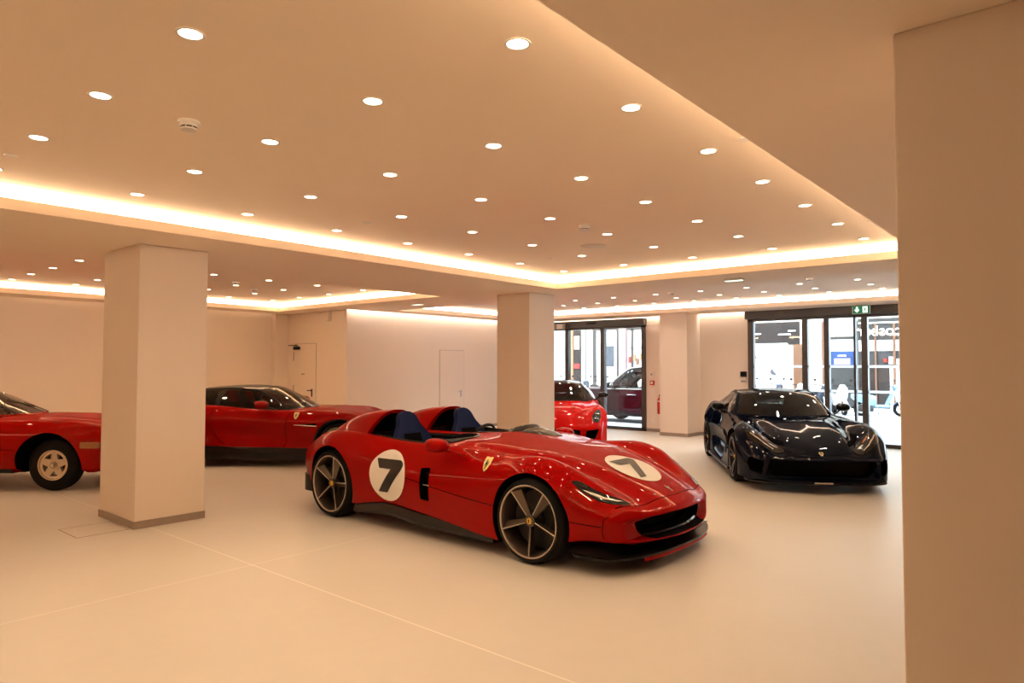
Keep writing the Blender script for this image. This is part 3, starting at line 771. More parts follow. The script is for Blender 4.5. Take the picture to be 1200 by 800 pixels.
def greenhouse(parent, g, paint_mat, glass_mat, roof_mat=None):
    """cabin: windscreen, roof, rear window, side glass built as panels sharing the roof rail"""
    rail_y = pchip([(p[0], p[1]) for p in g['rail']]); rail_z = pchip([(p[0], p[2]) for p in g['rail']])
    belt_y = pchip([(p[0], p[1]) for p in g['belt']]); belt_z = pchip([(p[0], p[2]) for p in g['belt']])
    xa, xb, xc, xd = g['xs']                       # rail x of: screen base, screen top, rear window top, rear window base
    ctr_x = pchip([(xd, g['cx'][3]), (xc, g['cx'][2]), (xb, g['cx'][1]), (xa, g['cx'][0])])
    ctr_z = pchip([(p[0], p[1]) for p in g['cz']])
    us = [-1, -.955] + list(np.linspace(-.9, .9, 19)) + [.955, 1]
    us = sorted(set(np.round(us, 4)))
    def top(x, u):
        yr, zr = float(rail_y(x)), float(rail_z(x)); cx = float(ctr_x(x)); cz = float(ctr_z(cx))
        return (cx + (x - cx) * u * u, yr * u, cz + (zr - cz) * abs(u) ** 2.3)
    def band(x_from, x_to, n): return list(np.linspace(x_from, x_to, n))
    frame = MB(); ws = MB(); rw = MB(); roof = MB()
    def panel(xlist, u_lim, v_lo, v_hi, glassmb, framemb):
        n = len(xlist)
        for i in range(n - 1):
            for j in range(len(us) - 1):
                q = [top(xlist[i], us[j]), top(xlist[i], us[j + 1]), top(xlist[i + 1], us[j + 1]), top(xlist[i + 1], us[j])]
                isg = us[j] >= -u_lim - 1e-6 and us[j + 1] <= u_lim + 1e-6 and v_lo <= i < v_hi
                (glassmb if isg else framemb).add(q, [(0, 1, 2, 3)])
    w = band(xa, xb, 13); w = [w[0], w[0] + (w[1] - w[0]) * .4] + w[1:-1] + [w[-1] - (w[-1] - w[-2]) * .35, w[-1]]
    panel(w, g.get('wu', .955), 1, len(w) - 2, ws, frame)
    panel(band(xb, xc, 13), 9, 99, 0, roof, roof)
    r = band(xc, xd, 13); r = [r[0], r[0] + (r[1] - r[0]) * .5] + r[1:-1] + [r[-1] - (r[-1] - r[-2]) * .5, r[-1]]
    panel(r, g.get('ru', .9), 1, len(r) - 2, rw, frame)
    sides = {}
    n = 56; xs_ = list(np.linspace(xa, xd, n)); xs_ = sorted(set(np.round(xs_ + [x for w_ in g['win'] for x in w_[:2]], 4)), reverse=True)
    vs = [0, .04, .2, .4, .6, .8, .9, 1.0]
    for s in (1, -1):
        mbs = [MB() for _ in g['win']]
        def P(x, v):
            yb, zb, yr, zr = float(belt_y(x)), float(belt_z(x)), float(rail_y(x)), float(rail_z(x))
            b = g.get('bulge', .02) * math.sin(PI * v)
            return (x, s * (yb + (yr - yb) * v + b * (1 if zr - zb > .05 else 0)), zb + (zr - zb) * v)
        for i in range(len(xs_) - 1):
            x0, x1 = xs_[i], xs_[i + 1]; xm = (x0 + x1) / 2
            for j in range(len(vs) - 1):
                q = [P(x0, vs[j]), P(x1, vs[j]), P(x1, vs[j + 1]), P(x0, vs[j + 1])]
                k = next((a for a, w_ in enumerate(g['win']) if w_[1] - 1e-6 <= xm <= w_[0] + 1e-6), None)
                if k is not None and 1 <= j < len(vs) - 2: mbs[k].add(q, [(0, 1, 2, 3)])
                else: frame.add(q, [(0, 1, 2, 3)])
        sides[s] = mbs
    def weld(mb, name, mat):
        o = mb.build(name, mat, parent, True, 40); bm = bmesh.new(); bm.from_mesh(o.data); bmesh.ops.remove_doubles(bm, verts=bm.verts, dist=.0006); bmesh.ops.recalc_face_normals(bm, faces=bm.faces); bm.to_mesh(o.data); bm.free(); finish(o.data, True, 40)
        return o
    pm = M[paint_mat]; rm = M[roof_mat or paint_mat]
    def solid(o, t):
        md = o.modifiers.new('s', 'SOLIDIFY'); md.thickness = t; md.offset = -1
        dg = bpy.context.evaluated_depsgraph_get(); dg.update(); me = bpy.data.meshes.new_from_object(o.evaluated_get(dg), depsgraph=dg); o.modifiers.clear(); o.data = me; me.name = o.name; finish(me, True, 40)
    f = weld(frame, 'cabin_frame', M[g.get('frame_mat', paint_mat)]); rf = weld(roof, 'roof', rm)
    weld(ws, 'windscreen', M[glass_mat]); weld(rw, 'rear_window', M[glass_mat])
    for s in (1, -1):
        for mb in sides[s]:
            if mb.f: weld(mb, 'side_window', M[g.get('side_glass', glass_mat)])
    for s in (1, -1):                              # drip rail rounding the roof edge
        t = MB(); xs2 = np.linspace(xa, xd, 40); t.tube([(x, s * (float(rail_y(x)) - .006), float(rail_z(x)) - .006) for x in xs2], g.get('rail_r', .014), 8); t.build('roof_rail', M[g.get('rail_mat', roof_mat or paint_mat)], parent)
    return f

def seat(parent, x, y, z, mat, h=.62, name='seat', lean=.22, wid=.25):
    """bucket seat with tapered one-piece head"""
    o = empty(name, (x, y, z)); o.parent = parent
    wf = pchip([(0, wid * .92), (.35 * h, wid), (.60 * h, wid * .96), (.70 * h, wid * .76), (.80 * h, wid * .56), (.90 * h, wid * .47), (.96 * h, wid * .34), (.99 * h, wid * .18), (h, wid * .04)])
    b = MB(); rows = []
    for v in list(np.linspace(0, h * .9, 16)) + [h * .93, h * .96, h * .985, h]:
        row = []; w = float(wf(v))
        for u in np.linspace(-1, 1, 13):
            fwd = .085 * abs(u) ** 3 * max(0, 1 - v / (h * .95)) + .0
            row.append((-lean * v * .9 + fwd, u * w, v))
        rows.append(row)
    back = [[(p[0] - .075 - .03 * (1 - abs(2 * j / 12 - 1)), p[1] * .96, p[2] * .99 - .004) for j, p in enumerate(row)] for row in rows]
    loop = [r + bk[::-1] + [r[0]] for r, bk in zip(rows, back)]
    b.grid(loop); b.add(loop[-1][:-1], [tuple(range(len(loop[-1]) - 1))]); b.build('backrest', M[mat], o, True, 60)
    p = MB(); p.grid([[(-lean * v * .9 + .012, u * wid * (.62 - .25 * v / h), v) for u in np.linspace(-1, 1, 7)] for v in np.linspace(.06, h * .66, 9)]); p.grid([[(-lean * v * .9 + .0, u * wid * (.62 - .25 * v / h), v) for u in np.linspace(-1, 1, 7)] for v in np.linspace(.06, h * .66, 9)]); p.build('centre_panel', M['void'], o)
    c = MB(); rows = []
    for u in np.linspace(-1, 1, 13):
        rows.append([(.0, u * wid, .02 + .07 * abs(u)**4), (.12, u * wid, -.02 + .09 * abs(u)**4), (.42, u * wid, .03 + .07 * abs(u)**4), (.50, u * wid, .0), (.48, u * wid, -.1), (0, u * wid, -.1), (.0, u * wid, .02 + .07 * abs(u)**4)])
    c.grid(rows); c.build('cushion', M[mat], o, True, 50)
    return o

def steering(parent, x, y, z, tilt=.4):
    o = empty('steering_wheel', (x, y, z)); o.parent = parent; o.rotation_euler = (0, tilt, 0)
    b = MB(); P = []
    for k in range(33): a = 2 * PI * k / 32; P.append((0, .175 * math.cos(a), .165 * math.sin(a)))
    b.tube(P, .016, 8, cap=False); b.build('wheel_rim', M['leather'], o)
    b = MB(); b.ell((0.01, 0, 0), (.03, .06, .05), 14, 8); b.box((-.008, -.17, -.012), (.008, .17, .014)); b.box((-.008, -.012, -.16), (.008, .012, 0)); b.build('wheel_spokes', M['black'], o, True, 40)
    return o
# ------------------------------------------------------------------ the red open racer
def ln(*k, c=False): return {'k': list(k), 'c': c}
racer = empty('race_car', (5.376, 4.942, 0), -PI / 2)
tag(racer, 'metallic red open-top two-seat racing car with white number 7 roundels and blue seats', 'car')
ML = [
 ln((-2.28, 0, .70), (-1.9, 0, .80), (-1.4, 0, .855), (-1, 0, .88), (-.3, 0, .90), (.5, 0, .955), (1.0, 0, .915), (1.4, 0, .845), (1.8, 0, .715), (2.1, 0, .60), (2.33, 0, .475)),
 ln((-2.28, .40, .70), (-1.5, .45, .87), (-.5, .45, .885), (0, .48, .90), (.5, .66, .918), (1.0, .60, .872), (1.23, .53, .852), (1.67, .385, .768), (2.1, .305, .603), (2.33, .24, .474), c=True),
 ln((-2.28, .58, .695), (-1.5, .63, .872), (-.5, .66, .875), (0, .68, .875), (.5, .735, .885), (1.0, .69, .835), (1.4, .62, .785), (1.8, .54, .682), (2.1, .49, .575), (2.33, .44, .466)),
 ln((-2.28, .70, .685), (-2.0, .76, .80), (-1.7, .80, .885), (-1.37, .835, .925), (-.9, .83, .90), (-.5, .81, .862), (0, .80, .85), (.5, .81, .855), (.94, .795, .842), (1.35, .80, .868), (1.69, .79, .815), (2.03, .74, .665), (2.21, .70, .555), (2.33, .66, .462)),
 ln((-2.28, .80, .60), (-2.0, .89, .66), (-1.7, .965, .725), (-1.37, .995, .76), (-.9, .975, .72), (-.5, .95, .655), (0, .935, .62), (.5, .925, .635), (.94, .945, .67), (1.35, .972, .70), (1.8, .945, .63), (2.1, .885, .515), (2.33, .80, .425)),
 ln((-2.28, .80, .46), (-1.8, .955, .48), (-1.37, .998, .50), (-.9, .985, .47), (-.5, .965, .46), (0, .955, .47), (.5, .95, .45), (1.0, .955, .43), (1.37, .968, .45), (1.8, .94, .41), (2.1, .885, .36), (2.33, .79, .335)),
 ln((-2.28, .72, .30), (-1.8, .92, .26), (-1.37, .955, .21), (-1.0, .955, .195), (-.75, .94, .235), (-.47, .93, .27), (-.1, .93, .25), (.2, .935, .222), (.6, .94, .18), (1.0, .95, .14), (1.4, .95, .15), (1.75, .93, .20), (1.95, .90, .245), (2.1, .86, .265), (2.33, .76, .255), c=True),
 ln((-2.28, .60, .26), (-1.8, .80, .16), (-.5, .80, .15), (1.0, .82, .12), (1.6, .80, .16), (1.9, .78, .22), (2.33, .62, .235), c=True),
 ln((-2.28, 0, .26), (-1.8, 0, .13), (0, 0, .12), (1.5, 0, .14), (1.9, 0, .22), (2.33, 0, .225)),
]
V, F = loft(ML, nx=110, sub=5, bow=(.32, .20), bowlen=(1.0, .9), rnd=(.14, .05), rz=.55)
rb = make_body(V, F, M['red'])
raw_racer = BVHTree.FromPolygons([Vector(v) for v in V], F)
cuts = []
arch_cut(cuts, 1.369, .352, .392, .62); arch_cut(cuts, -1.369, .365, .402, .60)
# cockpit openings
CK = [(-1.22, -.70), (-1.22, -.20), (-.9, -.13), (-.1, -.125), (.13, -.22), (.27, -.44), (.25, -.62), (.10, -.715), (-.25, -.755), (-.75, -.745)]
for s in (1, -1):
    c = MB(); c.prism([(x, s * y) for x, y in smoothpath(CK + [CK[0]], 5)[:-1]], 'z', .30, 1.4); cuts.append((c, M['leather']))
# front mouth
c = MB(); c.prism(roundpoly([(-.58, .39), (.58, .39), (.545, .31), (.46, .255), (-.46, .255), (-.545, .31)], .05), 'x', 1.85, 2.6); cuts.append((c, M['void']))
# side vent behind the front wheel
for s in (1, -1):
    c = MB(); c.prism(roundpoly([(.03, .655), (.155, .67), (.17, .36), (.045, .365)], .02), 'y', s * .86, s * 1.1); cuts.append((c, M['void']))
cuts += seam_cuts([smoothpath([(-.66, .615), (-.3, .565), (.2, .495), (.6, .453), (.99, .425)]), smoothpath([(1.75, .395), (1.9, .385), (2.03, .375)])], 'y', .84, 1.1, .007)
cuts += seam_cuts([smoothpath([(2.02, .375), (2.015, .33), (2.02, .28)]), smoothpath([(2.02, .375), (2.03, .43), (2.06, .46)])], 'y', .6, 1.1, .006)
cuts += seam_cuts([smoothpath([(2.075, .74), (2.14, .59), (2.195, .27), (2.215, 0)])], 'z', .44, 1.2, .006)
cut(rb, cuts)
rb.parent = racer
# nacelles behind the seats
def nacelle(s):
    xs_ = [-.90, -.93, -1.05, -1.2, -1.4, -1.6, -1.8, -1.95, -2.08]
    hw = pchip([(-2.10, .10), (-1.8, .20), (-1.5, .265), (-1.2, .295), (-.9, .30)]); zt = pchip([(-2.10, .79), (-1.95, .865), (-1.74, .98), (-1.5, 1.065), (-1.26, 1.118), (-1.0, 1.148), (-.9, 1.15)]); yc = pchip([(-2.1, .40), (-.9, .435)])
    b = MB(); rows = []
    for x in xs_:
        w, z1, y0 = float(hw(x)), float(zt(x)), float(yc(x)); row = []
        for t in np.linspace(0, PI, 25):
            cx, sn = math.cos(t), math.sin(t)
            lean = 0
            row.append((x - .16 * (1 - sn) * (1 if x > -1.0 else max(0, 1 - (-1.0 - x) / .6)), s * (y0 + w * math.copysign(abs(cx) ** .8, cx) * (1 + .22 * (1 - sn) ** 2)), .74 + (z1 - .74) * sn ** .75))
        rows.append(row)
    b.grid(rows); n = len(rows[0]); b.add(rows[0], [tuple(range(n))]); b.add(rows[-1], [tuple(range(n))])
    for i in range(len(rows) - 1): b.add([rows[i][0], rows[i][-1], rows[i + 1][-1], rows[i + 1][0]], [(0, 1, 2, 3)])
    o = mk('headrest_fairing', b.v, b.f, M['red'], None, True, 50)
    bm = bmesh.new(); bm.from_mesh(o.data); bmesh.ops.remove_doubles(bm, verts=bm.verts, dist=.0005); bmesh.ops.recalc_face_normals(bm, faces=bm.faces); bm.to_mesh(o.data); bm.free()
    c = MB(); rows2 = []
    for x, k in ((-.6, 1.0), (-1.0, .96), (-1.2, .88), (-1.3, .75)):
        row = []
        for t in np.linspace(0, PI, 21):
            cx, sn = math.cos(t), math.sin(t)
            row.append((x - .16 * (1 - sn), s * (.435 + .272 * k * math.copysign(abs(cx) ** .8, cx) * (1 + .22 * (1 - sn) ** 2)), .70 + (1.122 - .70) * k ** .5 * sn ** .75))
        rows2.append(row)
    c.grid(rows2); n = len(rows2[0]); c.add(rows2[0], [tuple(range(n))]); c.add(rows2[-1], [tuple(range(n))])
    for i in range(3): c.add([rows2[i][0], rows2[i][-1], rows2[i + 1][-1], rows2[i + 1][0]], [(0, 1, 2, 3)])
    tmp = mk('tmp', c.v, c.f, M['leather']); bm = bmesh.new(); bm.from_mesh(tmp.data); bmesh.ops.remove_doubles(bm, verts=bm.verts, dist=.0005); bmesh.ops.recalc_face_normals(bm, faces=bm.faces); bm.to_mesh(tmp.data); bm.free()
    md = o.modifiers.new('b', 'BOOLEAN'); md.operation = 'DIFFERENCE'; md.solver = 'EXACT'; md.object = tmp; md.material_mode = 'TRANSFER'
    dg = bpy.context.evaluated_depsgraph_get(); dg.update(); me = bpy.data.meshes.new_from_object(o.evaluated_get(dg), depsgraph=dg); o.modifiers.clear(); o.data = me; me.name = 'headrest_fairing'; finish(me, True, 45)
    bpy.data.objects.remove(tmp)
    o.parent = racer
    return o
for s in (-1, 1): nacelle(s)
for s in (-1, 1):
    seat(racer, -.52, s * .435, .46, 'blue', h=.68, lean=.36, wid=.255)
# cockpit interior: floor tray, tunnel, dashes
b = MB(); b.box((-1.2, -.74, .24), (.5, .74, .30)); b.box((-1.15, -.125, .28), (.45, .125, .835), bev=.03); b.build('centre_tunnel', M['leather'], racer, True, 30)
for s in (-1, 1):
    b = MB(); b.prism(roundpoly([(-.10, .66), (.26, .72), (.27, .895), (.02, .90), (-.10, .86)], .03), 'y', s * .14, s * .66); b.build('dashboard', M['leather'], racer, True, 30)
    b = MB(); P = [Vector((x, s * y, .0)) for x, y in smoothpath([(-.86, -.745), (-.25, -.755), (.10, -.715), (.25, -.62), (.27, -.44), (.13, -.22), (-.1, -.125), (-.8, -.13)], 6)]
    bv = bvh_of(rb) if s == -1 else bv
    Q = []
    for p in P:
        d = Vector((p.x + .1, p.y - s * -.0, 0)); h = bv.ray_cast(Vector((p.x + (.012 if p.x > -.1 else 0), p.y + (s * .012 * -1 if abs(p.y) > .5 else 0), 2)), Vector((0, 0, -1)))[0]
        Q.append((p.x, p.y, (h.z if h and h.z > .8 else .865) + .002))
    b.tube(Q, .011, 8); b.build('cockpit_trim', M['carbon'], racer)
st = steering(racer, -.40, .435, .805, .35)
# wind deflectors ahead of each cockpit
def deflector(s):
    b = MB(); rows = []
    for t in np.linspace(R(-62), R(62), 22):
        e = math.cos(t * 1.35) ** .8 if abs(t * 1.35) < PI / 2 else 0
        cx, cy = .06, s * .42
        r0, r1 = .245, .33
        x0, y0 = cx + r0 * math.cos(t), cy + r0 * 1.05 * math.sin(t); x1, y1 = cx + r1 * math.cos(t), cy + r1 * 1.02 * math.sin(t)
        z = .9 
        h0 = bv.ray_cast(Vector((x1, y1, 2)), Vector((0, 0, -1)))[0]; zb = h0.z if h0 else .92
        rows.append([(x1 + .03, y1, zb - .01), (x1, y1, zb + .008), (x0 + .05, y0, zb + .012 + .055 * e), (x0 + .03, y0, zb + .012 + .065 * e), (x0 + .015, y0, zb + .01 + .055 * e), (x0 + .02, y0, zb - .02), (x1 + .03, y1, zb - .01)])
    b.grid(rows); n = len(rows[0]) - 1; b.add(rows[0][:-1], [tuple(range(n))]); b.add(rows[-1][:-1], [tuple(range(n))])
    b.build('wind_deflector', M['carbon'], racer, True, 40)
deflector(1)
b = MB(); rows = []
for x, w_, h_ in ((.40, .10, .012), (.46, .15, .040), (.56, .17, .050), (.68, .16, .034), (.80, .10, .006)):
    zb = bv.ray_cast(Vector((x, .22, 2)), Vector((0, 0, -1)))[0].z; rows.append([(x, .22 + w_ * math.cos(t), zb - .012 + (h_ + .012) * math.sin(t) ** .7) for t in np.linspace(0, PI, 13)])
b.grid(rows); b.add(rows[0], [tuple(range(13))]); b.add(rows[-1], [tuple(range(13))]); b.build('instrument_cowl', M['carbon'], racer, True, 50)
# side skirts, splitter, grille
for s in (-1, 1):
    b = MB(); rows = []
    for x in np.linspace(-.98, .98, 24):
        z = .125 + .04 * math.exp(-((x + .45) / .35) ** 2); rows.append([(x, s * .80, .30), (x, s * .925, z + .085), (x, s * .955, z + .01), (x, s * .945, z - .02), (x, s * .80, z - .03), (x, s * .80, .30)])
    b.grid(rows); n = 5; b.add(rows[0][:-1], [tuple(range(n))]); b.add(rows[-1][:-1], [tuple(range(n))]); b.build('side_skirt', M['carbon'], racer, True, 30)
b = MB(); half = [(1.70, .80), (1.80, .90), (1.95, .90), (2.10, .84), (2.22, .62), (2.28, .35), (2.30, 0)]
out = smoothpath(half, 5); outl = out + [(x, -y) for x, y in out[::-1][1:]]
b.prism(outl, 'z', .125, .143); b.build('splitter', M['carbon'], racer, False)
inn = [(x - .015, y * .985) for x, y in outl]
b = MB(); b.prism([(x, y) for x, y in outl if abs(y) < .62], 'z', .10, .1245); b.build('splitter_lip', M['red'], racer, False)
b = MB(); b.box((1.3, -.72, .13), (2.06, .72, .25)); b.build('underbody', M['void'], racer, False)
b = MB(); ro = smoothpath([(-1.86, .86), (-2.04, .845), (-2.17, .72), (-2.26, .5), (-2.32, 0)], 4); b.prism(ro + [(x, -y) for x, y in ro[::-1][1:]], 'z', .20, .385); b.build('rear_diffuser', M['carbon'], racer, False)
for s in (-1, 1):
    b = MB(); rows = []
    for t in np.linspace(0, 1, 12):
        x = 1.72 + .40 * t; y = .87 - .03 * t; z = .145 + .075 * math.sin(PI * (1 - t) * .62) * (1 - t) ** .3
        rows.append([(x, s * (y - .20), z + .01), (x, s * (y - .06), z), (x, s * (y + .02), .15), (x, s * (y - .2), .14)])
    b.grid(rows); b.build('splitter_fin', M['carbon'], racer, True, 40)
b = MB(); b.prism(roundpoly([(-.60, .40), (.60, .40), (.50, .20), (-.50, .20)], .03), 'x', 1.96, 1.985); b.build('grille', M['grille'], racer, False)
b = MB(); rows = []
for y in np.linspace(-.5, .5, 22):
    x = 2.27 - .32 * y * y - .02; rows.append([(x - .12, y, .285), (x - .02, y, .28), (x - .008, y, .268), (x - .02, y, .256), (x - .12, y, .25)])
b.grid(rows); b.build('grille_bar', M['blackgloss'], racer)
for s in (-1, 1):
    b = MB(); b.box((.075, s * .925, .50), (.245, s * .945, .508), bev=.002); b.build('door_strip', M['chrome'], racer, False)
# wheels
for s in (-1, 1):
    wheel(racer, 1.369, .972, .349, .349, .275, .298, 'blade', s, spin=(90 + 180) if s < 0 else 90)
    wheel(racer, -1.369, .990, .360, .360, .315, .298, 'blade', s, spin=(105 if s < 0 else 75))
mirror_pod(racer, 'door_mirror', (.56, -.875, .81), (.30, -.985, .895), (.135, .09, .064), 'red', -1)
mirror_pod(racer, 'door_mirror', (.58, .875, .80), (.33, .985, .862), (.125, .09, .068), 'red', 1)
bv = raw_racer
# number roundels
def ellipse(cx, cy, rx, ry, n=48, rot=0): return [(cx + rx * math.cos(2 * PI * k / n) * math.cos(rot) - ry * math.sin(2 * PI * k / n) * math.sin(rot), cy + rx * math.cos(2 * PI * k / n) * math.sin(rot) + ry * math.sin(2 * PI * k / n) * math.cos(rot)) for k in range(n)]
SEVEN_SIDE = [(-.591, .699), (-.263, .699), (-.227, .680), (-.215, .646), (-.232, .605), (-.421, .373), (-.555, .373), (-.372, .607), (-.539, .607)]
SEVEN_TOP = [(1.640, -.15), (1.640, .15), (1.652, .188), (1.69, .20), (1.725, .175), (1.955, -.025), (1.955, -.13), (1.733, .06), (1.725, -.09)]
for s in (-1, 1):
    decal('number_roundel', ellipse(-.425, .538, .258, .25), 'y', s * 1.4, bv, .004, M['whitep'], racer, .025)
    decal('number_seven', roundpoly([(x if s < 0 else -.85 - x, z) for x, z in SEVEN_SIDE], .012), 'y', s * 1.4, bv, .0075, M['blackp'], racer, .025)
    decal('shield_badge', [((.845) - s * (u - .5) * -.085 * 1, .70 + v * .12) for u, v in SHIELD], 'y', s * 1.4, bv, .004, M['yellowp'], racer, .02)
    decal('horse_emblem', [((.845) - s * (u - .5) * .052, .72 + v * .082) for u, v in HORSE], 'y', s * 1.4, bv, .0075, M['blackp'], racer, .02)
HR = (1.83, -.0)
HORSE_D = HORSE
decal('number_roundel', ellipse(1.79, .02, .245, .26), 'z', 2, bv, .004, M['whitep'], racer, .025)
decal('number_seven', roundpoly(SEVEN_TOP, .01), 'z', 2, bv, .0075, M['blackp'], racer, .025)
decal('bonnet_horse', [(2.185 - v * .085, .012 + (u - .5) * .06) for u, v in HORSE], 'z', 2, bv, .005, M['chrome'], racer, .02)
HL = [(1.725, .862), (1.816, .80), (1.902, .766), (1.991, .715), (2.06, .635), (2.135, .583), (2.11, .66), (2.06, .728), (1.97, .797), (1.90, .822), (1.82, .848)]
for s in (1, -1):
    decal('headlight', [(x, s * y) for x, y in roundpoly(HL, .03, 3)], 'z', 2, bv, .004, M['lensdark'], racer, .02)
    decal('light_blade', [(x, s * y) for x, y in [(1.83, .836), (1.90, .796), (1.98, .752), (2.05, .69), (2.09, .64), (2.06, .695), (1.985, .765), (1.90, .809)]], 'z', 2, bv, .007, M['steel'], racer, .02)
    decal('lamp_cluster', [(x, s * y) for x, y in [(1.75, .838), (1.80, .807), (1.85, .786), (1.855, .80), (1.80, .832)]], 'z', 2, bv, .007, M['lens'], racer, .02)
    decal('lamp_cluster', [(x, s * y) for x, y in [(1.93, .806), (1.98, .778), (2.03, .735), (2.03, .748), (1.97, .793)]], 'z', 2, bv, .007, M['lens'], racer, .02)
# ------------------------------------------------------------------ closed cars
def coupe(root, lines, gh, paint_mat, glass_mat, axles, wh, cabin, roof_mat=None, bow=(.30, .2), bowlen=(1.0, .8), rnd=(.14, .07), extra=None, seats=((-.55, .36), ), seat_mat='leather', arch=.40, sub=5, nx=100, cutz=.34, floor_z=.30):
    V, F = loft(lines, nx=nx, sub=sub, bow=bow, bowlen=bowlen, rnd=rnd)
    raw = BVHTree.FromPolygons([Vector(v) for v in V], F)
    body = make_body(V, F, M[paint_mat])
    cuts = []
    for (ax, r, yf, wd, rr, z) in axles:
        arch_cut(cuts, ax, z + .005, arch if isinstance(arch, float) else arch[0 if ax > 0 else 1], yf - wd - .09)
    c = MB(); c.prism(cabin, 'z', cutz, 1.9); cuts.append((c, M['leather']))
    if extra: cuts += extra
    cut(body, cuts); body.parent = root
    greenhouse(root, gh, paint_mat, glass_mat, roof_mat)
    for (ax, r, yf, wd, rr, z) in axles:
        for s in (1, -1):
            wheel(root, ax, yf, z, r, wd, rr, wh['style'], s, spin=wh.get('spin', 90), cap=wh.get('cap', 'yellow'), mats=wh.get('mats', ('rimdark', 'rimbright')))
    for (sx, sy) in seats:
        for s in (1, -1): seat(root, sx, s * sy, cutz + .12, seat_mat, h=.70, lean=.30, wid=.24)
    return body, raw

def patch(name, poly, axis, frm, raw, mat, root, off=.004, cell=.03, both=True):
    out = []
    for s in ((1, -1) if both else (1,)):
        if axis == 'y': out.append(decal(name, poly, 'y', s * frm, raw, off, M[mat], root, cell))
        else: out.append(decal(name, [(a, s * b) if axis == 'z' else (s * a, b) for a, b in poly], axis, frm, raw, off, M[mat], root, cell))
    return out

# ---- dark blue coupe by the windows
c812 = empty('coupe', (11.17, 3.83, 0), R(211.5))
tag(c812, 'dark navy blue grand touring coupe parked facing the camera by the right-hand windows', 'car')
L812 = [
 ln((-2.30, 0, .90), (-2.1, 0, .955), (-1.8, 0, .95), (-1.3, 0, .84), (0, 0, .80), (.40, 0, .845), (.6, 0, .855), (.9, 0, .838), (1.3, 0, .772), (1.8, 0, .665), (2.1, 0, .575), (2.34, 0, .455)),
 ln((-2.30, .42, .90), (-1.6, .45, .94), (0, .45, .82), (.5, .47, .862), (.9, .45, .85), (1.3, .43, .80), (1.8, .39, .695), (2.1, .36, .59), (2.34, .34, .455), c=True),
 ln((-2.30, .58, .90), (-1.5, .60, .95), (-.5, .62, .86), (.5, .62, .855), (.9, .585, .815), (1.3, .56, .755), (1.8, .53, .655), (2.1, .50, .555), (2.34, .47, .445)),
 ln((-2.30, .70, .89), (-2.0, .77, .955), (-1.6, .82, .985), (-1.2, .84, .965), (-.6, .82, .90), (0, .80, .872), (.5, .79, .868), (.9, .795, .855), (1.3, .81, .845), (1.7, .80, .785), (2.0, .765, .685), (2.2, .72, .57), (2.34, .66, .45)),
 ln((-2.30, .80, .66), (-1.9, .93, .73), (-1.36, .985, .77), (-.7, .94, .72), (0, .915, .70), (.6, .935, .70), (1.36, .97, .71), (1.8, .955, .63), (2.1, .90, .51), (2.34, .80, .41)),
 ln((-2.30, .80, .50), (-1.36, .99, .50), (-.5, .90, .46), (.3, .885, .45), (.8, .94, .46), (1.36, .975, .45), (1.9, .955, .38), (2.2, .89, .33), (2.34, .81, .31)),
 ln((-2.30, .70, .36), (-1.8, .90, .28), (-1.36, .955, .21), (-.6, .965, .17), (.5, .965, .16), (1.36, .955, .17), (2.0, .94, .155), (2.2, .88, .15), (2.34, .80, .15), c=True),
 ln((-2.30, .55, .30), (-1.5, .78, .15), (1.5, .78, .13), (2.34, .66, .13), c=True),
 ln((-2.30, 0, .30), (-1.5, 0, .13), (1.5, 0, .12), (2.34, 0, .13)),
]
G812 = dict(rail=[(.16, .72, .868), (-.05, .655, 1.04), (-.33, .585, 1.195), (-.65, .565, 1.225), (-.95, .555, 1.20), (-1.75, .64, .985)],
            belt=[(.16, .745, .862), (-.1, .82, .862), (-.5, .855, .885), (-.95, .85, .92), (-1.75, .68, .975)], xs=(.16, -.33, -.95, -1.75), cx=(.50, -.12, -1.02, -1.90),
            cz=[(.50, .858), (.2, 1.06), (-.12, 1.225), (-.5, 1.262), (-1.02, 1.225), (-1.90, .965)], win=[(.03, -.72), (-.80, -1.15)], rail_r=.016, ru=.86)
CAB = [(.36, .30), (.10, .60), (-.3, .69), (-.95, .68), (-1.35, .5), (-1.35, -.5), (-.95, -.68), (-.3, -.69), (.10, -.60), (.36, -.30)]
ex = []
c = MB(); c.prism(roundpoly([(-.66, .425), (.66, .425), (.72, .36), (.58, .205), (-.58, .205), (-.72, .36)], .05), 'x', 1.95, 2.7); ex.append((c, M['void']))
for s in (1, -1):
    c = MB(); c.prism(roundpoly([(s * .70, .40), (s * .845, .44), (s * .875, .36), (s * .845, .25), (s * .66, .215)], .02), 'x', 1.98, 2.7); ex.append((c, M['void']))
ex += seam_cuts([smoothpath([(.60, .80), (.56, .6), (.58, .35), (.50, .2)]), smoothpath([(-.62, .86), (-.68, .6), (-.55, .3)])], 'y', .80, 1.1, .006)
ex += seam_cuts([smoothpath([(1.0, .60), (1.5, .585), (1.95, .50), (2.2, .36), (2.265, .10), (2.27, 0)])], 'z', .4, 1.2, .006)
b812, raw812 = coupe(c812, L812, G812, 'navy', 'glass_dark', [(1.36, .345, .965, .275, .275, .345), (-1.36, .355, .985, .30, .275, .355)], dict(style='paired', mats=('blackgloss', 'rimdark'), spin=10), CAB, extra=ex, rnd=(.14, .06))
b = MB(); b.prism([(-.68, .44), (.68, .44), (.62, .19), (-.62, .19)], 'x', 1.98, 2.0); b.build('grille', M['grille'], c812, False)
b = MB(); out = smoothpath([(1.86, .885), (2.0, .87), (2.12, .79), (2.23, .53), (2.31, 0)], 5); b.prism(out + [(x, -y) for x, y in out[::-1][1:]], 'z', .115, .135); b.build('splitter', M['carbon'], c812, False)
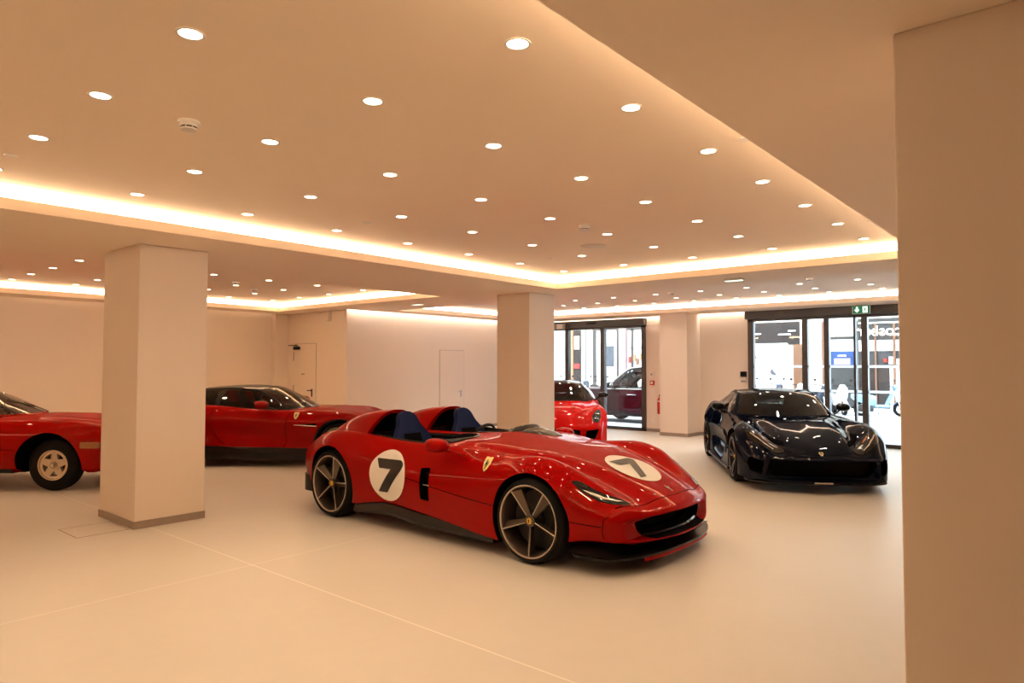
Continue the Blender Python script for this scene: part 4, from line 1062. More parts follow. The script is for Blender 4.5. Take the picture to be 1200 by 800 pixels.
for s in (1, -1):
    b = MB(); b.prism([(1.0, s * .88), (-1.0, s * .90), (-1.0, s * .985), (-.4, s * .99), (1.0, s * .975)], 'z', .115, .15); b.build('side_skirt', M['carbon'], c812, False)
    b = MB(); rows = []
    for t in np.linspace(0, 1, 8): rows.append([(2.20 - .02 * t, s * (.62 + .05 * t), .42 - .21 * t), (2.30 - .05 * t, s * (.64 + .06 * t), .42 - .21 * t), (2.27 - .05 * t, s * (.70 + .03 * t), .42 - .21 * t)])
    b.grid(rows); b.build('intake_fin', M['navy'], c812)
mirror_pod(c812, 'door_mirror', (.10, -.80, .88), (.0, -.955, .985), (.12, .105, .065), 'blackgloss', -1)
mirror_pod(c812, 'door_mirror', (.10, .80, .88), (.0, .955, .985), (.12, .105, .065), 'blackgloss', 1)
steering(c812, .12, .36, .82, .4)
b = MB(); b.prism(roundpoly([(.08, .60), (.42, .66), (.46, .83), (.30, .845), (.14, .80)], .03), 'y', -.60, .60); b.build('dashboard', M['leather'], c812, True, 30)
b = MB(); b.box((2.27, -.11, .145), (2.362, .11, .16)); b.build('plate_strip', M['rimbright'], c812, False)
patch('headlight', smoothpath([(1.70, .845), (1.76, .70), (1.85, .59), (1.99, .49), (2.14, .435), (2.165, .50), (2.15, .58), (2.03, .715), (1.87, .82), (1.70, .845)], 4)[:-1], 'z', 2, raw812, 'lens', c812, .006)
for (pl, mt, nm) in (([(1.80, .795), (1.90, .745), (2.02, .655), (2.10, .56), (2.093, .555), (2.01, .643), (1.89, .732), (1.795, .785)], 'rimgold', 'light_strip'), ([(1.84, .70), (1.90, .655), (1.95, .60), (1.92, .60), (1.86, .645), (1.82, .69)], 'amber', 'indicator'), ([(1.98, .60), (2.03, .545), (2.07, .50), (2.04, .50), (1.98, .56)], 'steel', 'lamp_reflector')):
    patch(nm, pl, 'z', 2, raw812, mt, c812, .010, .02)
patch('light_intake', [(1.56, .56), (1.80, .495), (1.94, .405), (2.04, .40), (1.95, .475), (1.80, .565), (1.66, .62)], 'z', 2, raw812, 'void', c812, .006)
patch('nose_badge', [(2.235 + .0 * v, (u - .5) * .06) if 0 else (2.29 - (1 - v) * -.0 - (v) * .075, (u - .5) * .055) for u, v in SHIELD], 'z', 2, raw812, 'yellowp', c812, .006, both=False)
patch('nose_horse', [(2.275 - v * .055, (u - .5) * .04) for u, v in HORSE], 'z', 2, raw812, 'blackp', c812, .010, both=False)

# ---- red coupe with black roof behind the racer
c12 = empty('coupe', (6.515, 10.90, 0), R(-52))
tag(c12, 'red grand touring coupe with black roof and black sills parked side-on between the pillars', 'car')
L12 = [
 ln((-2.35, 0, .86), (-2.1, 0, .95), (-1.8, 0, .96), (-1.3, 0, .86), (0, 0, .80), (.55, 0, .90), (.75, 0, .925), (1.0, 0, .925), (1.36, 0, .885), (1.8, 0, .765), (2.1, 0, .64), (2.36, 0, .48)),
 ln((-2.35, .45, .86), (-1.6, .48, .96), (0, .45, .82), (.6, .50, .92), (1.0, .47, .922), (1.36, .46, .885), (1.8, .43, .77), (2.36, .38, .475)),
 ln((-2.35, .60, .86), (-1.5, .62, .97), (0, .62, .86), (.6, .64, .905), (1.0, .61, .895), (1.36, .60, .855), (1.8, .57, .74), (2.36, .52, .465)),
 ln((-2.35, .72, .85), (-2.0, .78, .96), (-1.5, .83, 1.0), (-.8, .845, .985), (0, .82, .915), (.5, .80, .895), (.95, .80, .892), (1.36, .81, .885), (1.75, .79, .81), (2.1, .74, .645), (2.36, .66, .465)),
 ln((-2.35, .82, .66), (-1.9, .94, .75), (-1.36, .985, .80), (-.77, .955, .775), (0, .93, .735), (.6, .935, .735), (1.36, .965, .75), (1.8, .945, .66), (2.1, .89, .53), (2.36, .80, .42), c=False),
 ln((-2.35, .82, .50), (-1.36, .99, .52), (-.5, .925, .50), (.3, .91, .50), (.8, .935, .49), (1.36, .965, .46), (1.9, .945, .40), (2.36, .80, .33)),
 ln((-2.35, .72, .38), (-1.36, .96, .33), (-.76, .955, .335), (.65, .95, .27), (1.36, .95, .25), (2.0, .93, .2), (2.36, .78, .18), c=True),
 ln((-2.35, .60, .32), (-1.36, .80, .30), (1.36, .80, .22), (2.36, .66, .16), c=True),
 ln((-2.35, 0, .32), (0, 0, .26), (2.36, 0, .16)),
]
G12 = dict(rail=[(.42, .675, .915), (.15, .615, 1.09), (-.17, .545, 1.225), (-.55, .52, 1.255), (-1.05, .505, 1.235), (-1.95, .61, .985)],
           belt=[(.42, .70, .905), (.1, .79, .912), (-.4, .83, .945), (-.82, .845, .985), (-1.4, .79, 1.0), (-1.95, .66, .975)], xs=(.42, -.17, -1.05, -1.95), cx=(.72, -.0, -1.12, -2.08),
           cz=[(.72, .92), (.35, 1.125), (0., 1.265), (-.45, 1.30), (-1.12, 1.258), (-2.08, .965)], win=[(.30, -.02), (-.06, -.66), (-.76, -1.40)], rail_r=.014, frame_mat='blackgloss', rail_mat='blackgloss')
CAB12 = [(.55, .32), (.35, .60), (-.1, .70), (-.95, .71), (-1.5, .5), (-1.5, -.5), (-.95, -.71), (-.1, -.70), (.35, -.60), (.55, -.32)]
ex = []
c = MB(); c.prism(roundpoly([(-.60, .40), (.60, .40), (.55, .22), (-.55, .22)], .05), 'x', 2.0, 2.7); ex.append((c, M['void']))
for s in (1, -1):
    c = MB(); c.prism(roundpoly([(.74, .682), (.98, .702), (1.02, .652), (.90, .648)], .01), 'y', s * .88, s * 1.1); ex.append((c, M['void']))
ex += seam_cuts([smoothpath([(.52, .87), (.47, .6), (.50, .42), (.46, .30)]), smoothpath([(-.72, .93), (-.76, .7), (-.62, .45), (-.52, .36)])], 'y', .80, 1.1, .007)
b12, raw12 = coupe(c12, L12, G12, 'red2', 'glass_mid', [(1.36, .352, .955, .27, .285, .352), (-1.36, .358, .975, .30, .285, .358)], dict(style='paired', spin=10), CAB12, roof_mat='blackgloss', extra=ex, seats=((-.62, .37),), arch=(.42, .41), cutz=.36)
for s in (1, -1):
    b = MB(); rows = []
    for x in np.linspace(-.98, .98, 16): rows.append([(x, s * .78, .32), (x, s * .952, .335 - .03 * (x + 1) / 2 * 1.1), (x, s * .985, .20), (x, s * .975, .125), (x, s * .78, .115), (x, s * .78, .32)])
    b.grid(rows); b.add(rows[0][:-1], [tuple(range(5))]); b.add(rows[-1][:-1], [tuple(range(5))]); b.build('side_skirt', M['carbon'], c12, True, 30)
    b = MB(); b.tube([(.62, s * .942, .676), (.8, s * .946, .668), (1.0, s * .958, .660)], [.004, .011, .008], 8); b.build('vent_strip', M['chrome'], c12)
    b = MB(); b.tube([(.3, s * .68, .97), (.0, s * .62, 1.155), (-.12, s * .565, 1.21)], .007, 6); b.build('pillar_trim', M['chrome'], c12) if False else None
    # wheel arch lining
    b = MB(); rows = []
    for a in np.linspace(R(8), R(172), 20): rows.append([(1.36 + .395 * math.cos(a), s * .60, .357 + .395 * math.sin(a)), (1.36 + .395 * math.cos(a), s * .945, .357 + .395 * math.sin(a)), (1.36 + .417 * math.cos(a), s * .958, .357 + .417 * math.sin(a)), (1.36 + .417 * math.cos(a), s * .60, .357 + .417 * math.sin(a))])
    b.grid(rows); b.build('arch_lining', M['black'], c12)
mirror_pod(c12, 'door_mirror', (.24, -.80, .92), (.09, -.985, 1.0), (.125, .10, .062), 'red2', -1)
mirror_pod(c12, 'door_mirror', (.24, .80, .92), (.09, .985, 1.0), (.125, .10, .062), 'red2', 1)
steering(c12, .28, .37, .88, .4)
b = MB(); b.prism(roundpoly([(.22, .62), (.60, .68), (.66, .88), (.48, .905), (.28, .85)], .03), 'y', -.62, .62); b.build('dashboard', M['leather'], c12, True, 30)
patch('shield_badge', [(.64 + (u - .5) * .08, .765 + v * .11) for u, v in SHIELD], 'y', 1.4, raw12, 'yellowp', c12, .004, .02)
patch('horse_emblem', [(.64 + (u - .5) * .05, .785 + v * .075) for u, v in HORSE], 'y', 1.4, raw12, 'blackp', c12, .007, .02)
patch('headlight', smoothpath([(2.12, .60), (2.0, .72), (1.75, .82), (1.70, .79), (1.9, .68), (2.08, .58), (2.12, .60)], 4)[:-1], 'z', 2, raw12, 'lens', c12, .006)
b = MB(); b.prism([(-.62, .41), (.62, .41), (.57, .20), (-.57, .20)], 'x', 2.08, 2.1); b.build('grille', M['grille'], c12, False)

# ---- old red coupe at the left edge
cold = empty('classic_coupe', (2.743, 11.718, 0), R(-50))
tag(cold, 'old bright red classic coupe with five-spoke star wheels, partly hidden behind the left pillar', 'car')
LO = [
 ln((-2.25, 0, .80), (-1.9, 0, .90), (-1.2, 0, .86), (0, 0, .80), (.30, 0, .92), (.5, 0, .955), (.95, 0, .945), (1.3, 0, .925), (1.7, 0, .875), (2.0, 0, .79), (2.2, 0, .66)),
 ln((-2.25, .40, .80), (-1.2, .42, .86), (-.1, .45, .84), (.4, .45, .945), (.9, .45, .94), (1.3, .43, .92), (1.7, .42, .872), (2.2, .40, .655)),
 ln((-2.25, .55, .80), (-1.2, .58, .88), (-.1, .60, .86), (.4, .59, .92), (.9, .58, .91), (1.3, .57, .885), (1.7, .56, .85), (2.2, .52, .65)),
 ln((-2.25, .68, .79), (-1.6, .73, .90), (-1.2, .75, .92), (-.5, .745, .89), (.3, .74, .89), (.9, .735, .905), (1.3, .735, .905), (1.7, .72, .872), (2.0, .69, .78), (2.2, .62, .65)),
 ln((-2.25, .76, .62), (-1.6, .83, .70), (-1.2, .855, .73), (-.3, .85, .68), (.5, .845, .68), (1.2, .86, .74), (1.7, .84, .69), (2.0, .79, .63), (2.2, .72, .58)),
 ln((-2.25, .74, .45), (-1.2, .85, .48), (.3, .86, .47), (1.2, .855, .47), (1.7, .84, .46), (2.2, .72, .46)),
 ln((-2.25, .66, .34), (-1.2, .80, .30), (.5, .81, .30), (1.2, .80, .29), (1.7, .80, .285), (2.2, .66, .36), c=True),
 ln((-2.25, .50, .32), (0, .66, .24), (1.7, .66, .23), (2.2, .54, .34), c=True),
 ln((-2.25, 0, .32), (0, 0, .22), (1.7, 0, .22), (2.2, 0, .33)),
]
GO = dict(rail=[(.20, .61, .94), (-.12, .57, 1.10), (-.50, .52, 1.245), (-.8, .50, 1.265), (-1.15, .50, 1.235), (-1.95, .55, .93)],
          belt=[(.20, .635, .93), (-.1, .68, .91), (-.5, .70, .905), (-1.15, .69, .915), (-1.95, .60, .915)], xs=(.20, -.50, -1.15, -1.95), cx=(.46, -.34, -1.18, -2.0),
          cz=[(.46, .955), (.08, 1.11), (-.34, 1.275), (-.7, 1.295), (-1.18, 1.26), (-2.0, .905)], win=[(.08, -.2), (-.24, -.95), (-1.03, -1.5)], rail_r=.014, rail_mat='chrome', frame_mat='red3')
CABO = [(.32, .30), (.1, .52), (-.3, .60), (-1.15, .59), (-1.5, .45), (-1.5, -.45), (-1.15, -.59), (-.3, -.60), (.1, -.52), (.32, -.30)]
ex = seam_cuts([smoothpath([(.12, .88), (.09, .6), (.12, .40), (.10, .31)]), smoothpath([(-.95, .88), (-1.0, .6)])], 'y', .70, 1.0, .006)
ex += seam_cuts([[(-1.0, .545), (.76, .545)]], 'y', .80, 1.0, .006)
bo, rawo = coupe(cold, LO, GO, 'red3', 'glass_mid', [(1.2, .335, .745, .20, .195, .335), (-1.2, .335, .75, .21, .195, .335)], dict(style='star', spin=90, cap='steel', mats=('rimgold', 'rimgold')), CABO, extra=ex, bow=(.28, .15), bowlen=(.8, .6), seats=((-.80, .33),), seat_mat='tan', arch=.425, cutz=.36)
for s in (1, -1):
    b = MB(); b.box((1.62, s * .80, .565), (1.86, s * .86, .645), bev=.012); b.build('indicator', M['amber'], cold, True, 30)
    b = MB(); rows = []
    for x in np.linspace(-.72, .72, 10): rows.append([(x, s * .60, .30), (x, s * .79, .305), (x, s * .80, .255), (x, s * .78, .235), (x, s * .60, .235), (x, s * .60, .30)])
    b.grid(rows); b.build('sill_trim', M['black'], cold, True, 30)
    b = MB(); b.tube(smoothpath([(.40, s * .33, .965), (.26, s * .28, 1.035), (.12, s * .22, 1.10)]), .006, 6); b.tube([(.22, s * .30, 1.035), (.02, s * .02, 1.15)], .005, 6); b.build('wiper', M['black'], cold)
steering(cold, -.08, .33, .90, .45)
b = MB(); b.prism(roundpoly([(-.10, .62), (.22, .66), (.30, .88), (.14, .92), (-.05, .87)], .03), 'y', -.53, .53); b.build('dashboard', M['leather'], cold, True, 30)
b = MB(); b.tube(smoothpath([(1.9, -.80, .42), (2.12, -.62, .44), (2.22, 0, .45), (2.12, .62, .44), (1.9, .80, .42)], 6), .035, 10); b.build('front_bumper', M['chrome'], cold)

# ---- bright red coupe beyond the middle pillar
c599 = empty('coupe', (11.88, 8.80, 0), R(216.5))
tag(c599, 'bright red coupe peeking out behind the middle pillar with black windscreen', 'car')
L599 = [
 ln((-2.30, 0, .92), (-2.0, 0, .99), (-1.3, 0, .90), (0, 0, .82), (.5, 0, .90), (.75, 0, .915), (1.0, 0, .905), (1.36, 0, .865), (1.8, 0, .77), (2.1, 0, .67), (2.34, 0, .52)),
 ln((-2.30, .42, .92), (-1.5, .45, .98), (0, .45, .84), (.6, .47, .91), (1.0, .45, .905), (1.36, .43, .87), (1.8, .40, .775), (2.34, .36, .52)),
 ln((-2.30, .58, .92), (-1.5, .60, .98), (0, .62, .87), (.6, .60, .895), (1.0, .59, .88), (1.36, .57, .84), (1.8, .54, .75), (2.34, .50, .51)),
 ln((-2.30, .70, .91), (-1.6, .81, 1.0), (-1.2, .82, .98), (-.4, .80, .92), (.5, .79, .90), (.95, .79, .895), (1.36, .80, .885), (1.75, .79, .82), (2.1, .74, .69), (2.34, .66, .51)),
 ln((-2.30, .80, .68), (-1.36, .965, .78), (-.3, .92, .72), (.6, .93, .72), (1.36, .96, .74), (1.8, .945, .67), (2.1, .90, .56), (2.34, .82, .46)),
 ln((-2.30, .80, .5), (-1.36, .97, .50), (0, .90, .48), (1.36, .96, .46), (1.9, .945, .42), (2.34, .83, .37)),
 ln((-2.30, .70, .36), (-1.36, .945, .22), (0, .95, .18), (1.36, .94, .18), (2.0, .94, .17), (2.34, .82, .17), c=True),
 ln((-2.30, .55, .3), (-1.5, .78, .15), (1.5, .78, .13), (2.34, .66, .14), c=True),
 ln((-2.30, 0, .3), (-1.5, 0, .13), (1.5, 0, .12), (2.34, 0, .14)),
]
G599 = dict(rail=[(.30, .655, .915), (.05, .59, 1.10), (-.22, .53, 1.25), (-.6, .51, 1.285), (-.95, .50, 1.26), (-1.75, .60, 1.0)],
            belt=[(.30, .70, .905), (.1, .80, .90), (-.2, .865, .905), (-.6, .875, .92), (-.95, .84, .94), (-1.75, .64, .99)], xs=(.30, -.22, -.95, -1.75), cx=(.62, -.03, -1.02, -1.9),
            cz=[(.62, .915), (.3, 1.11), (-.03, 1.29), (-.45, 1.335), (-1.02, 1.29), (-1.9, .99)], win=[(.20, -.68), (-.76, -1.2)], rail_r=.015, ru=.86, wu=.92, frame_mat='blackgloss', rail_mat='blackgloss', bulge=.045)
ex = []
c = MB(); c.prism(roundpoly([(-.42, .475), (.42, .475), (.46, .26), (-.46, .26)], .04), 'x', 1.95, 2.7); ex.append((c, M['void']))
for s in (1, -1):
    c = MB(); c.prism(roundpoly([(s * .54, .45), (s * .78, .485), (s * .68, .26), (s * .52, .26)], .03), 'x', 1.95, 2.7); ex.append((c, M['void']))
CAB5 = [(.48, .30), (.22, .60), (-.2, .68), (-.95, .67), (-1.35, .5), (-1.35, -.5), (-.95, -.67), (-.2, -.68), (.22, -.60), (.48, -.30)]
b5, raw5 = coupe(c599, L599, G599, 'red4', 'glass_dark', roof_mat='blackgloss', axles=[(1.36, .345, .95, .255, .275, .345), (-1.36, .355, .96, .30, .275, .355)], wh=dict(style='paired', spin=10), cabin=CAB5, extra=ex)
b = MB(); b.prism([(-.46, .44), (.46, .44), (.5, .22), (-.5, .22)], 'x', 2.05, 2.07); b.build('grille', M['grille'], c599, False)
patch('headlight', smoothpath([(2.10, .66), (2.06, .76), (1.90, .82), (1.72, .815), (1.78, .74), (1.95, .66), (2.10, .66)], 4)[:-1], 'z', 2, raw5, 'lens', c599, .006)
for s in (1, -1):
    b = MB()
    for (x, y, r_) in ((2.0, .735, .042), (1.87, .755, .036)):
        h = raw5.ray_cast(Vector((x, s * y, 2)), Vector((0, 0, -1)))[0]; b.ell((x, s * y, h.z), (r_, r_, .012), 14, 6)
    b.build('lamp_reflector', M['chrome'], c599)
    mirror_pod(c599, 'door_mirror', (.24, s * .79, .92), (.12, s * .985, 1.02), (.11, .115, .06), 'blackgloss', s, stalk=.02)
b = MB(); out = smoothpath([(1.86, .90), (2.05, .91), (2.2, .83), (2.31, .55), (2.35, 0)], 5); b.prism(out + [(x, -y) for x, y in out[::-1][1:]], 'z', .11, .14); b.build('splitter', M['carbon'], c599, False)
steering(c599, .20, .36, .88, .4)
b = MB(); b.prism(roundpoly([(.12, .62), (.50, .68), (.54, .88), (.38, .90), (.2, .85)], .03), 'y', -.60, .60); b.build('dashboard', M['leather'], c599, True, 30)
# ------------------------------------------------------------------ the street outside
ZG = -.10
suv = empty('suv', (18.72, 10.42, ZG), R(90))
tag(suv, 'dark maroon sport utility vehicle parked in the street outside the left-hand sliding door', 'car')
LS = [
 ln((-2.30, 0, .98), (-1.2, 0, .95), (0, 0, .90), (.85, 0, 1.10), (1.1, 0, 1.13), (1.6, 0, 1.10), (2.1, 0, 1.02), (2.40, 0, .92)),
 ln((-2.30, .5, .98), (0, .5, .90), (.85, .5, 1.09), (1.6, .5, 1.09), (2.40, .5, .91)),
 ln((-2.30, .72, .98), (0, .72, 1.0), (.85, .72, 1.07), (1.6, .72, 1.06), (2.40, .68, .90)),
 ln((-2.30, .88, .97), (-1.4, .89, 1.04), (0, .89, 1.03), (.85, .89, 1.03), (1.6, .88, 1.03), (2.1, .84, .98), (2.40, .78, .88), c=True),
 ln((-2.30, .93, .80), (-1.4, .955, .84), (0, .945, .84), (1.4, .955, .84), (2.1, .91, .78), (2.40, .84, .72)),
 ln((-2.30, .93, .60), (-1.4, .96, .6), (0, .94, .58), (1.4, .96, .6), (2.40, .85, .55)),
 ln((-2.30, .84, .40), (-1.4, .93, .32), (0, .93, .30), (1.4, .93, .32), (2.40, .80, .35), c=True),
 ln((-2.30, .7, .36), (0, .8, .25), (2.40, .7, .32), c=True),
 ln((-2.30, 0, .36), (0, 0, .24), (2.40, 0, .32)),
]
GS = dict(rail=[(.98, .80, 1.06), (.55, .74, 1.42), (.12, .69, 1.68), (-.6, .68, 1.72), (-1.9, .66, 1.66), (-2.26, .80, 1.06)],
          belt=[(.98, .84, 1.05), (.5, .885, 1.03), (-1.0, .885, 1.04), (-2.26, .84, 1.05)], xs=(.98, .12, -1.9, -2.26), cx=(1.12, .26, -1.95, -2.30),
          cz=[(1.12, 1.10), (.7, 1.42), (.26, 1.72), (-.5, 1.78), (-1.95, 1.72), (-2.30, 1.04)], win=[(.80, .20), (.14, -.02 - .7), (-.80, -1.5), (-1.58, -2.0)], rail_r=.02, frame_mat='black', rail_mat='steel')
CABS = [(.95, .45), (.8, .74), (-1.9, .74), (-1.9, -.74), (.8, -.74), (.95, -.45)]
bs, raws = coupe(suv, LS, GS, 'maroon', 'glass_clear', [(1.42, .37, .945, .25, .26, .37), (-1.40, .37, .945, .25, .26, .37)], dict(style='paired', spin=0, cap='steel'), CABS, roof_mat='rimbright', bow=(.12, .08), bowlen=(.5, .4), rnd=(.2, .12), seats=((-.1, .40), (-1.1, .40)), seat_mat='leather', arch=.43, cutz=.5,  # bright metal roof paints in the white shine on the maroon vehicle's top
             extra=seam_cuts([[(.75, 1.0), (.74, .45), (.70, .32)], [(-.30, 1.0), (-.32, .40)], [(-1.15, 1.0), (-1.2, .75), (-1.02, .42)]], 'y', .85, 1.1, .008))
for s in (1, -1):
    b = MB(); b.tube([(.95, s * .888, 1.045), (-.6, s * .895, 1.05), (-2.2, s * .87, 1.055)], .012, 6); b.build('belt_trim', M['chrome'], suv)
    b = MB(); b.tube([(-.16, s * .958, .88), (-.0, s * .968, .885), (.14, s * .958, .88)], .013, 8); b.build('door_handle', M['chrome'], suv)
    b = MB(); b.prism([(1.0, s * .90), (-1.0, s * .90), (-1.0, s * .965), (1.0, s * .965)], 'z', .24, .36); b.build('sill_trim', M['black'], suv, False)
    mirror_pod(suv, 'door_mirror', (.72, s * .88, 1.06), (.68, s * 1.05, 1.16), (.10, .13, .10), 'black', s)
steering(suv, .55, .40, 1.05, .4)
b = MB(); b.prism(roundpoly([(.5, .75), (1.0, .80), (1.05, 1.02), (.7, 1.06), (.52, 1.0)], .03), 'y', -.72, .72); b.build('dashboard', M['leather'], suv, True, 30)
M['street'] = pmat('pale_asphalt', (.30, .30, .31), .85, noise=.12, noise_scale=3, bump=.1)
M['pave'] = pmat('pavement_slabs', (.36, .37, .40), .8, noise=.08, noise_scale=5)
M['stone'] = pmat('pale_stone', (.72, .69, .64), .85, noise=.06, noise_scale=4)
M['stone2'] = pmat('cream_render', (.70, .64, .55), .85, noise=.05, noise_scale=3)
M['pink'] = pmat('pink_stone', (.36, .26, .26), .7, noise=.2, noise_scale=12)
M['brown'] = pmat('brown_wood', (.16, .075, .04), .55, noise=.25, noise_scale=10)
M['orange'] = pmat('varnished_door', (.38, .17, .08), .45, noise=.2, noise_scale=8)
M['darkwin'] = pmat('shop_window_dark', (.035, .028, .026), .5, spec=.15, noise=.4, noise_scale=3)
M['greywin'] = pmat('shop_window_grey', (.05, .05, .05), .5, spec=.15, noise=.3, noise_scale=2)
M['signgrey'] = pmat('sign_band_grey', (.05, .05, .048), .8, spec=.1)
M['poster_blue'] = pmat('poster_blue', (.015, .05, .17), .5, noise=.5, noise_scale=5)
M['poster_dark'] = pmat('poster_slate', (.06, .065, .08), .5, noise=.5, noise_scale=6)
M['signwhite'] = emat('lit_letters', (1, 1, 1), 2.5)
M['shopglow'] = emat('lit_shop_interior', (1.0, .72, .45), .8)
M['sc_white'] = pmat('scooter_white', (.75, .76, .78), .3, coat=1)
M['sc_blue'] = pmat('scooter_pale_blue', (.16, .30, .42), .3, coat=1)
M['sc_dark'] = pmat('scooter_slate', (.05, .06, .085), .3, coat=1)
XF = 29.5
g = MB(); g.add([(17.3, -30, ZG), (XF + .4, -30, ZG), (XF + .4, 60, ZG), (17.3, 60, ZG)], [(0, 1, 2, 3)]); struct(g.build('street', M['street'], None, False))
g = MB(); g.box((XW + .12, -30, ZG - .3), (17.3, 60, -.012)); struct(g.build('pavement', M['pave'], None, False))
g = MB(); g.box((27.9, -30, ZG - .2), (XF + .4, 60, ZG + .1)); struct(g.build('pavement_far', M['pave'], None, False))
g = MB(); g.box((XW, -14, 3.2), (XW + .3, 34, 11)); g.box((XW, -14, 0), (XW + .3, YB, 3.2)); g.box((XW, YW + T, 0), (XW + .3, 34, 3.2)); struct(g.build('wall_street_front', M['stone'], None, False))

def block(name, label, y0, y1, h, mat):
    o = empty(name, (XF, (y0 + y1) / 2, ZG)); tag(o, label, 'building'); ym = (y0 + y1) / 2
    def B(nm, a, b, z0, z1, d0, d1, mt):
        m = MB(); m.box((-d1, a - ym, z0 - ZG), (-d0, b - ym, z1 - ZG)); return m.build(nm, M[mt], o, False)
    B('wall', y0, y1, ZG, h, -.5, 0, mat); B('cornice', y0, y1, 4.1, 4.4, 0, .25, mat)
    return o, B
# building seen through the left-hand door
bo1, B = block('building', 'pale stone building with tall framed openings seen through the left-hand sliding door', 12.2, 30, 11, 'stone')
B('door', 20.75, 21.15, ZG, 3.5, 0, .06, 'orange'); B('shop_window', 20.28, 20.72, ZG, 3.5, 0, .05, 'darkwin'); B('display_shelf', 20.32, 20.66, 2.5, 3.2, .05, .09, 'rimgold'); B('display_shelf', 20.32, 20.66, 1.5, 1.75, .05, .09, 'extred')
B('pilaster', 19.94, 20.13, ZG, 3.7, 0, .14, 'grey')
fr = B('door_frame', 19.31, 19.49, ZG, 3.56, 0, .12, 'frame'); B('door_frame', 17.93, 18.06, ZG, 3.56, 0, .12, 'frame'); B('door_frame', 18.06, 19.31, 3.45, 3.56, 0, .12, 'frame'); B('door_panel', 18.06, 19.31, ZG, 3.45, 0, .05, 'stone')
B('poster', 18.24, 18.68, 1.62, 2.65, .05, .08, 'poster_dark')
B('column', 17.52, 17.88, ZG, 3.75, 0, .2, 'pink')
B('shop_window', 15.9, 17.46, ZG, 3.45, 0, .04, 'stone2'); B('window_mullion', 17.14, 17.24, ZG, 3.5, .04, .1, 'frame'); B('window_mullion', 15.9, 17.46, 3.42, 3.5, .04, .1, 'frame'); B('window_rail', 15.9, 17.46, 2.55, 2.58, .04, .09, 'grey')
for k, (yy, zz) in enumerate(((17.32, 1.95), (17.05, 2.05), (16.9, 1.85), (16.7, 2.1))): B('display_item', yy - .06, yy + .06, zz - .15, zz + .15, .04, .12, ('extred', 'orange', 'brown', 'orange')[k])
# building seen through the right-hand window
bo2, B = block('building', 'cream building with a dark shop interior and grey sign band beyond the right-hand window', 2.0, 12.2, 11, 'stone2')
B('shop_interior', 9.25, 11.5, 2.55, 3.50, 0, .05, 'darkwin'); B('ceiling_lamp', 10.85, 11.2, 3.0, 3.05, .05, .09, 'signwhite'); B('ceiling_lamp', 9.6, 10.1, 2.95, 3.0, .05, .09, 'signwhite'); B('ceiling_lamp', 9.4, 9.7, 3.1, 3.14, .05, .09, 'signwhite')
B('wood_panel', 9.12, 9.50, ZG, 2.55, 0, .06, 'brown')
B('wall_pier', 8.36, 8.98, ZG, 3.7, 0, .10, 'stone'); B('door_frame', 8.24, 8.33, ZG, 3.45, 0, .14, 'brown')
B('fascia', 7.10, 8.2, 2.84, 3.55, 0, .07, 'stone'); B('fascia_line', 7.10, 8.2, 2.72, 2.80, 0, .09, 'signgrey'); B('fascia', 7.10, 8.2, 2.24, 2.72, 0, .06, 'stone'); B('screen', 7.12, 8.1, 1.64, 2.23, 0, .08, 'poster_blue')
B('screen_image', 7.3, 7.9, 1.7, 1.95, .08, .085, 'pink'); B('screen_title', 7.45, 7.75, 2.03, 2.08, .08, .085, 'signwhite')
B('shop_window', 7.10, 8.2, ZG, 1.62, 0, .04, 'greywin')
B('window_mullion', 7.03, 7.12, ZG, 3.45, 0, .16, 'frame')
B('sign_band', 4.4, 7.0, 2.66, 3.50, 0, .06, 'signgrey'); B('band_trim', 4.4, 7.0, 3.30, 3.36, .06, .08, 'stone'); B('fascia', 4.4, 7.0, 2.23, 2.66, 0, .05, 'stone'); B('shop_window', 4.4, 7.0, 1.66, 2.23, 0, .04, 'greywin')
B('window_mullion', 6.35, 6.41, ZG, 3.3, .04, .12, 'brown'); B('window_mullion', 5.69, 5.77, ZG, 3.3, .04, .12, 'brown')
B('shop_window', 5.92, 7.0, ZG, 1.62, 0, .04, 'darkwin'); B('wall_pier', 4.4, 5.9, ZG, 1.62, 0, .08, 'stone'); B('display_item', 5.98, 6.10, 1.8, 1.93, .04, .12, 'extred'); B('display_item', 5.78, 5.92, 1.72, 2.0, .04, .12, 'sc_white'); B('display_item', 5.45, 5.66, 1.7, 1.92, .04, .12, 'sc_white')
bo3, B = block('building', 'plain pale building at the far end of the street', 30.2, 50, 11, 'stone')
B('shop_window', 33, 36, .3, 3.2, 0, .05, 'greywin'); B('door', 38, 39.4, ZG, 3, 0, .05, 'brown')
# mirrored white shop lettering
t = text_mesh('cosixir', .58, .015, M['signwhite'], 'shop_lettering', None, True)
t.matrix_world = Matrix.Translation((XF - .30, 6.2, 3.0)) @ Matrix(((0, 0, -1, 0), (-1, 0, 0, 0), (0, 1, 0, 0), (0, 0, 0, 1)))
tag(t, 'white back-to-front shop lettering on the grey band beyond the right-hand window', 'lettering')
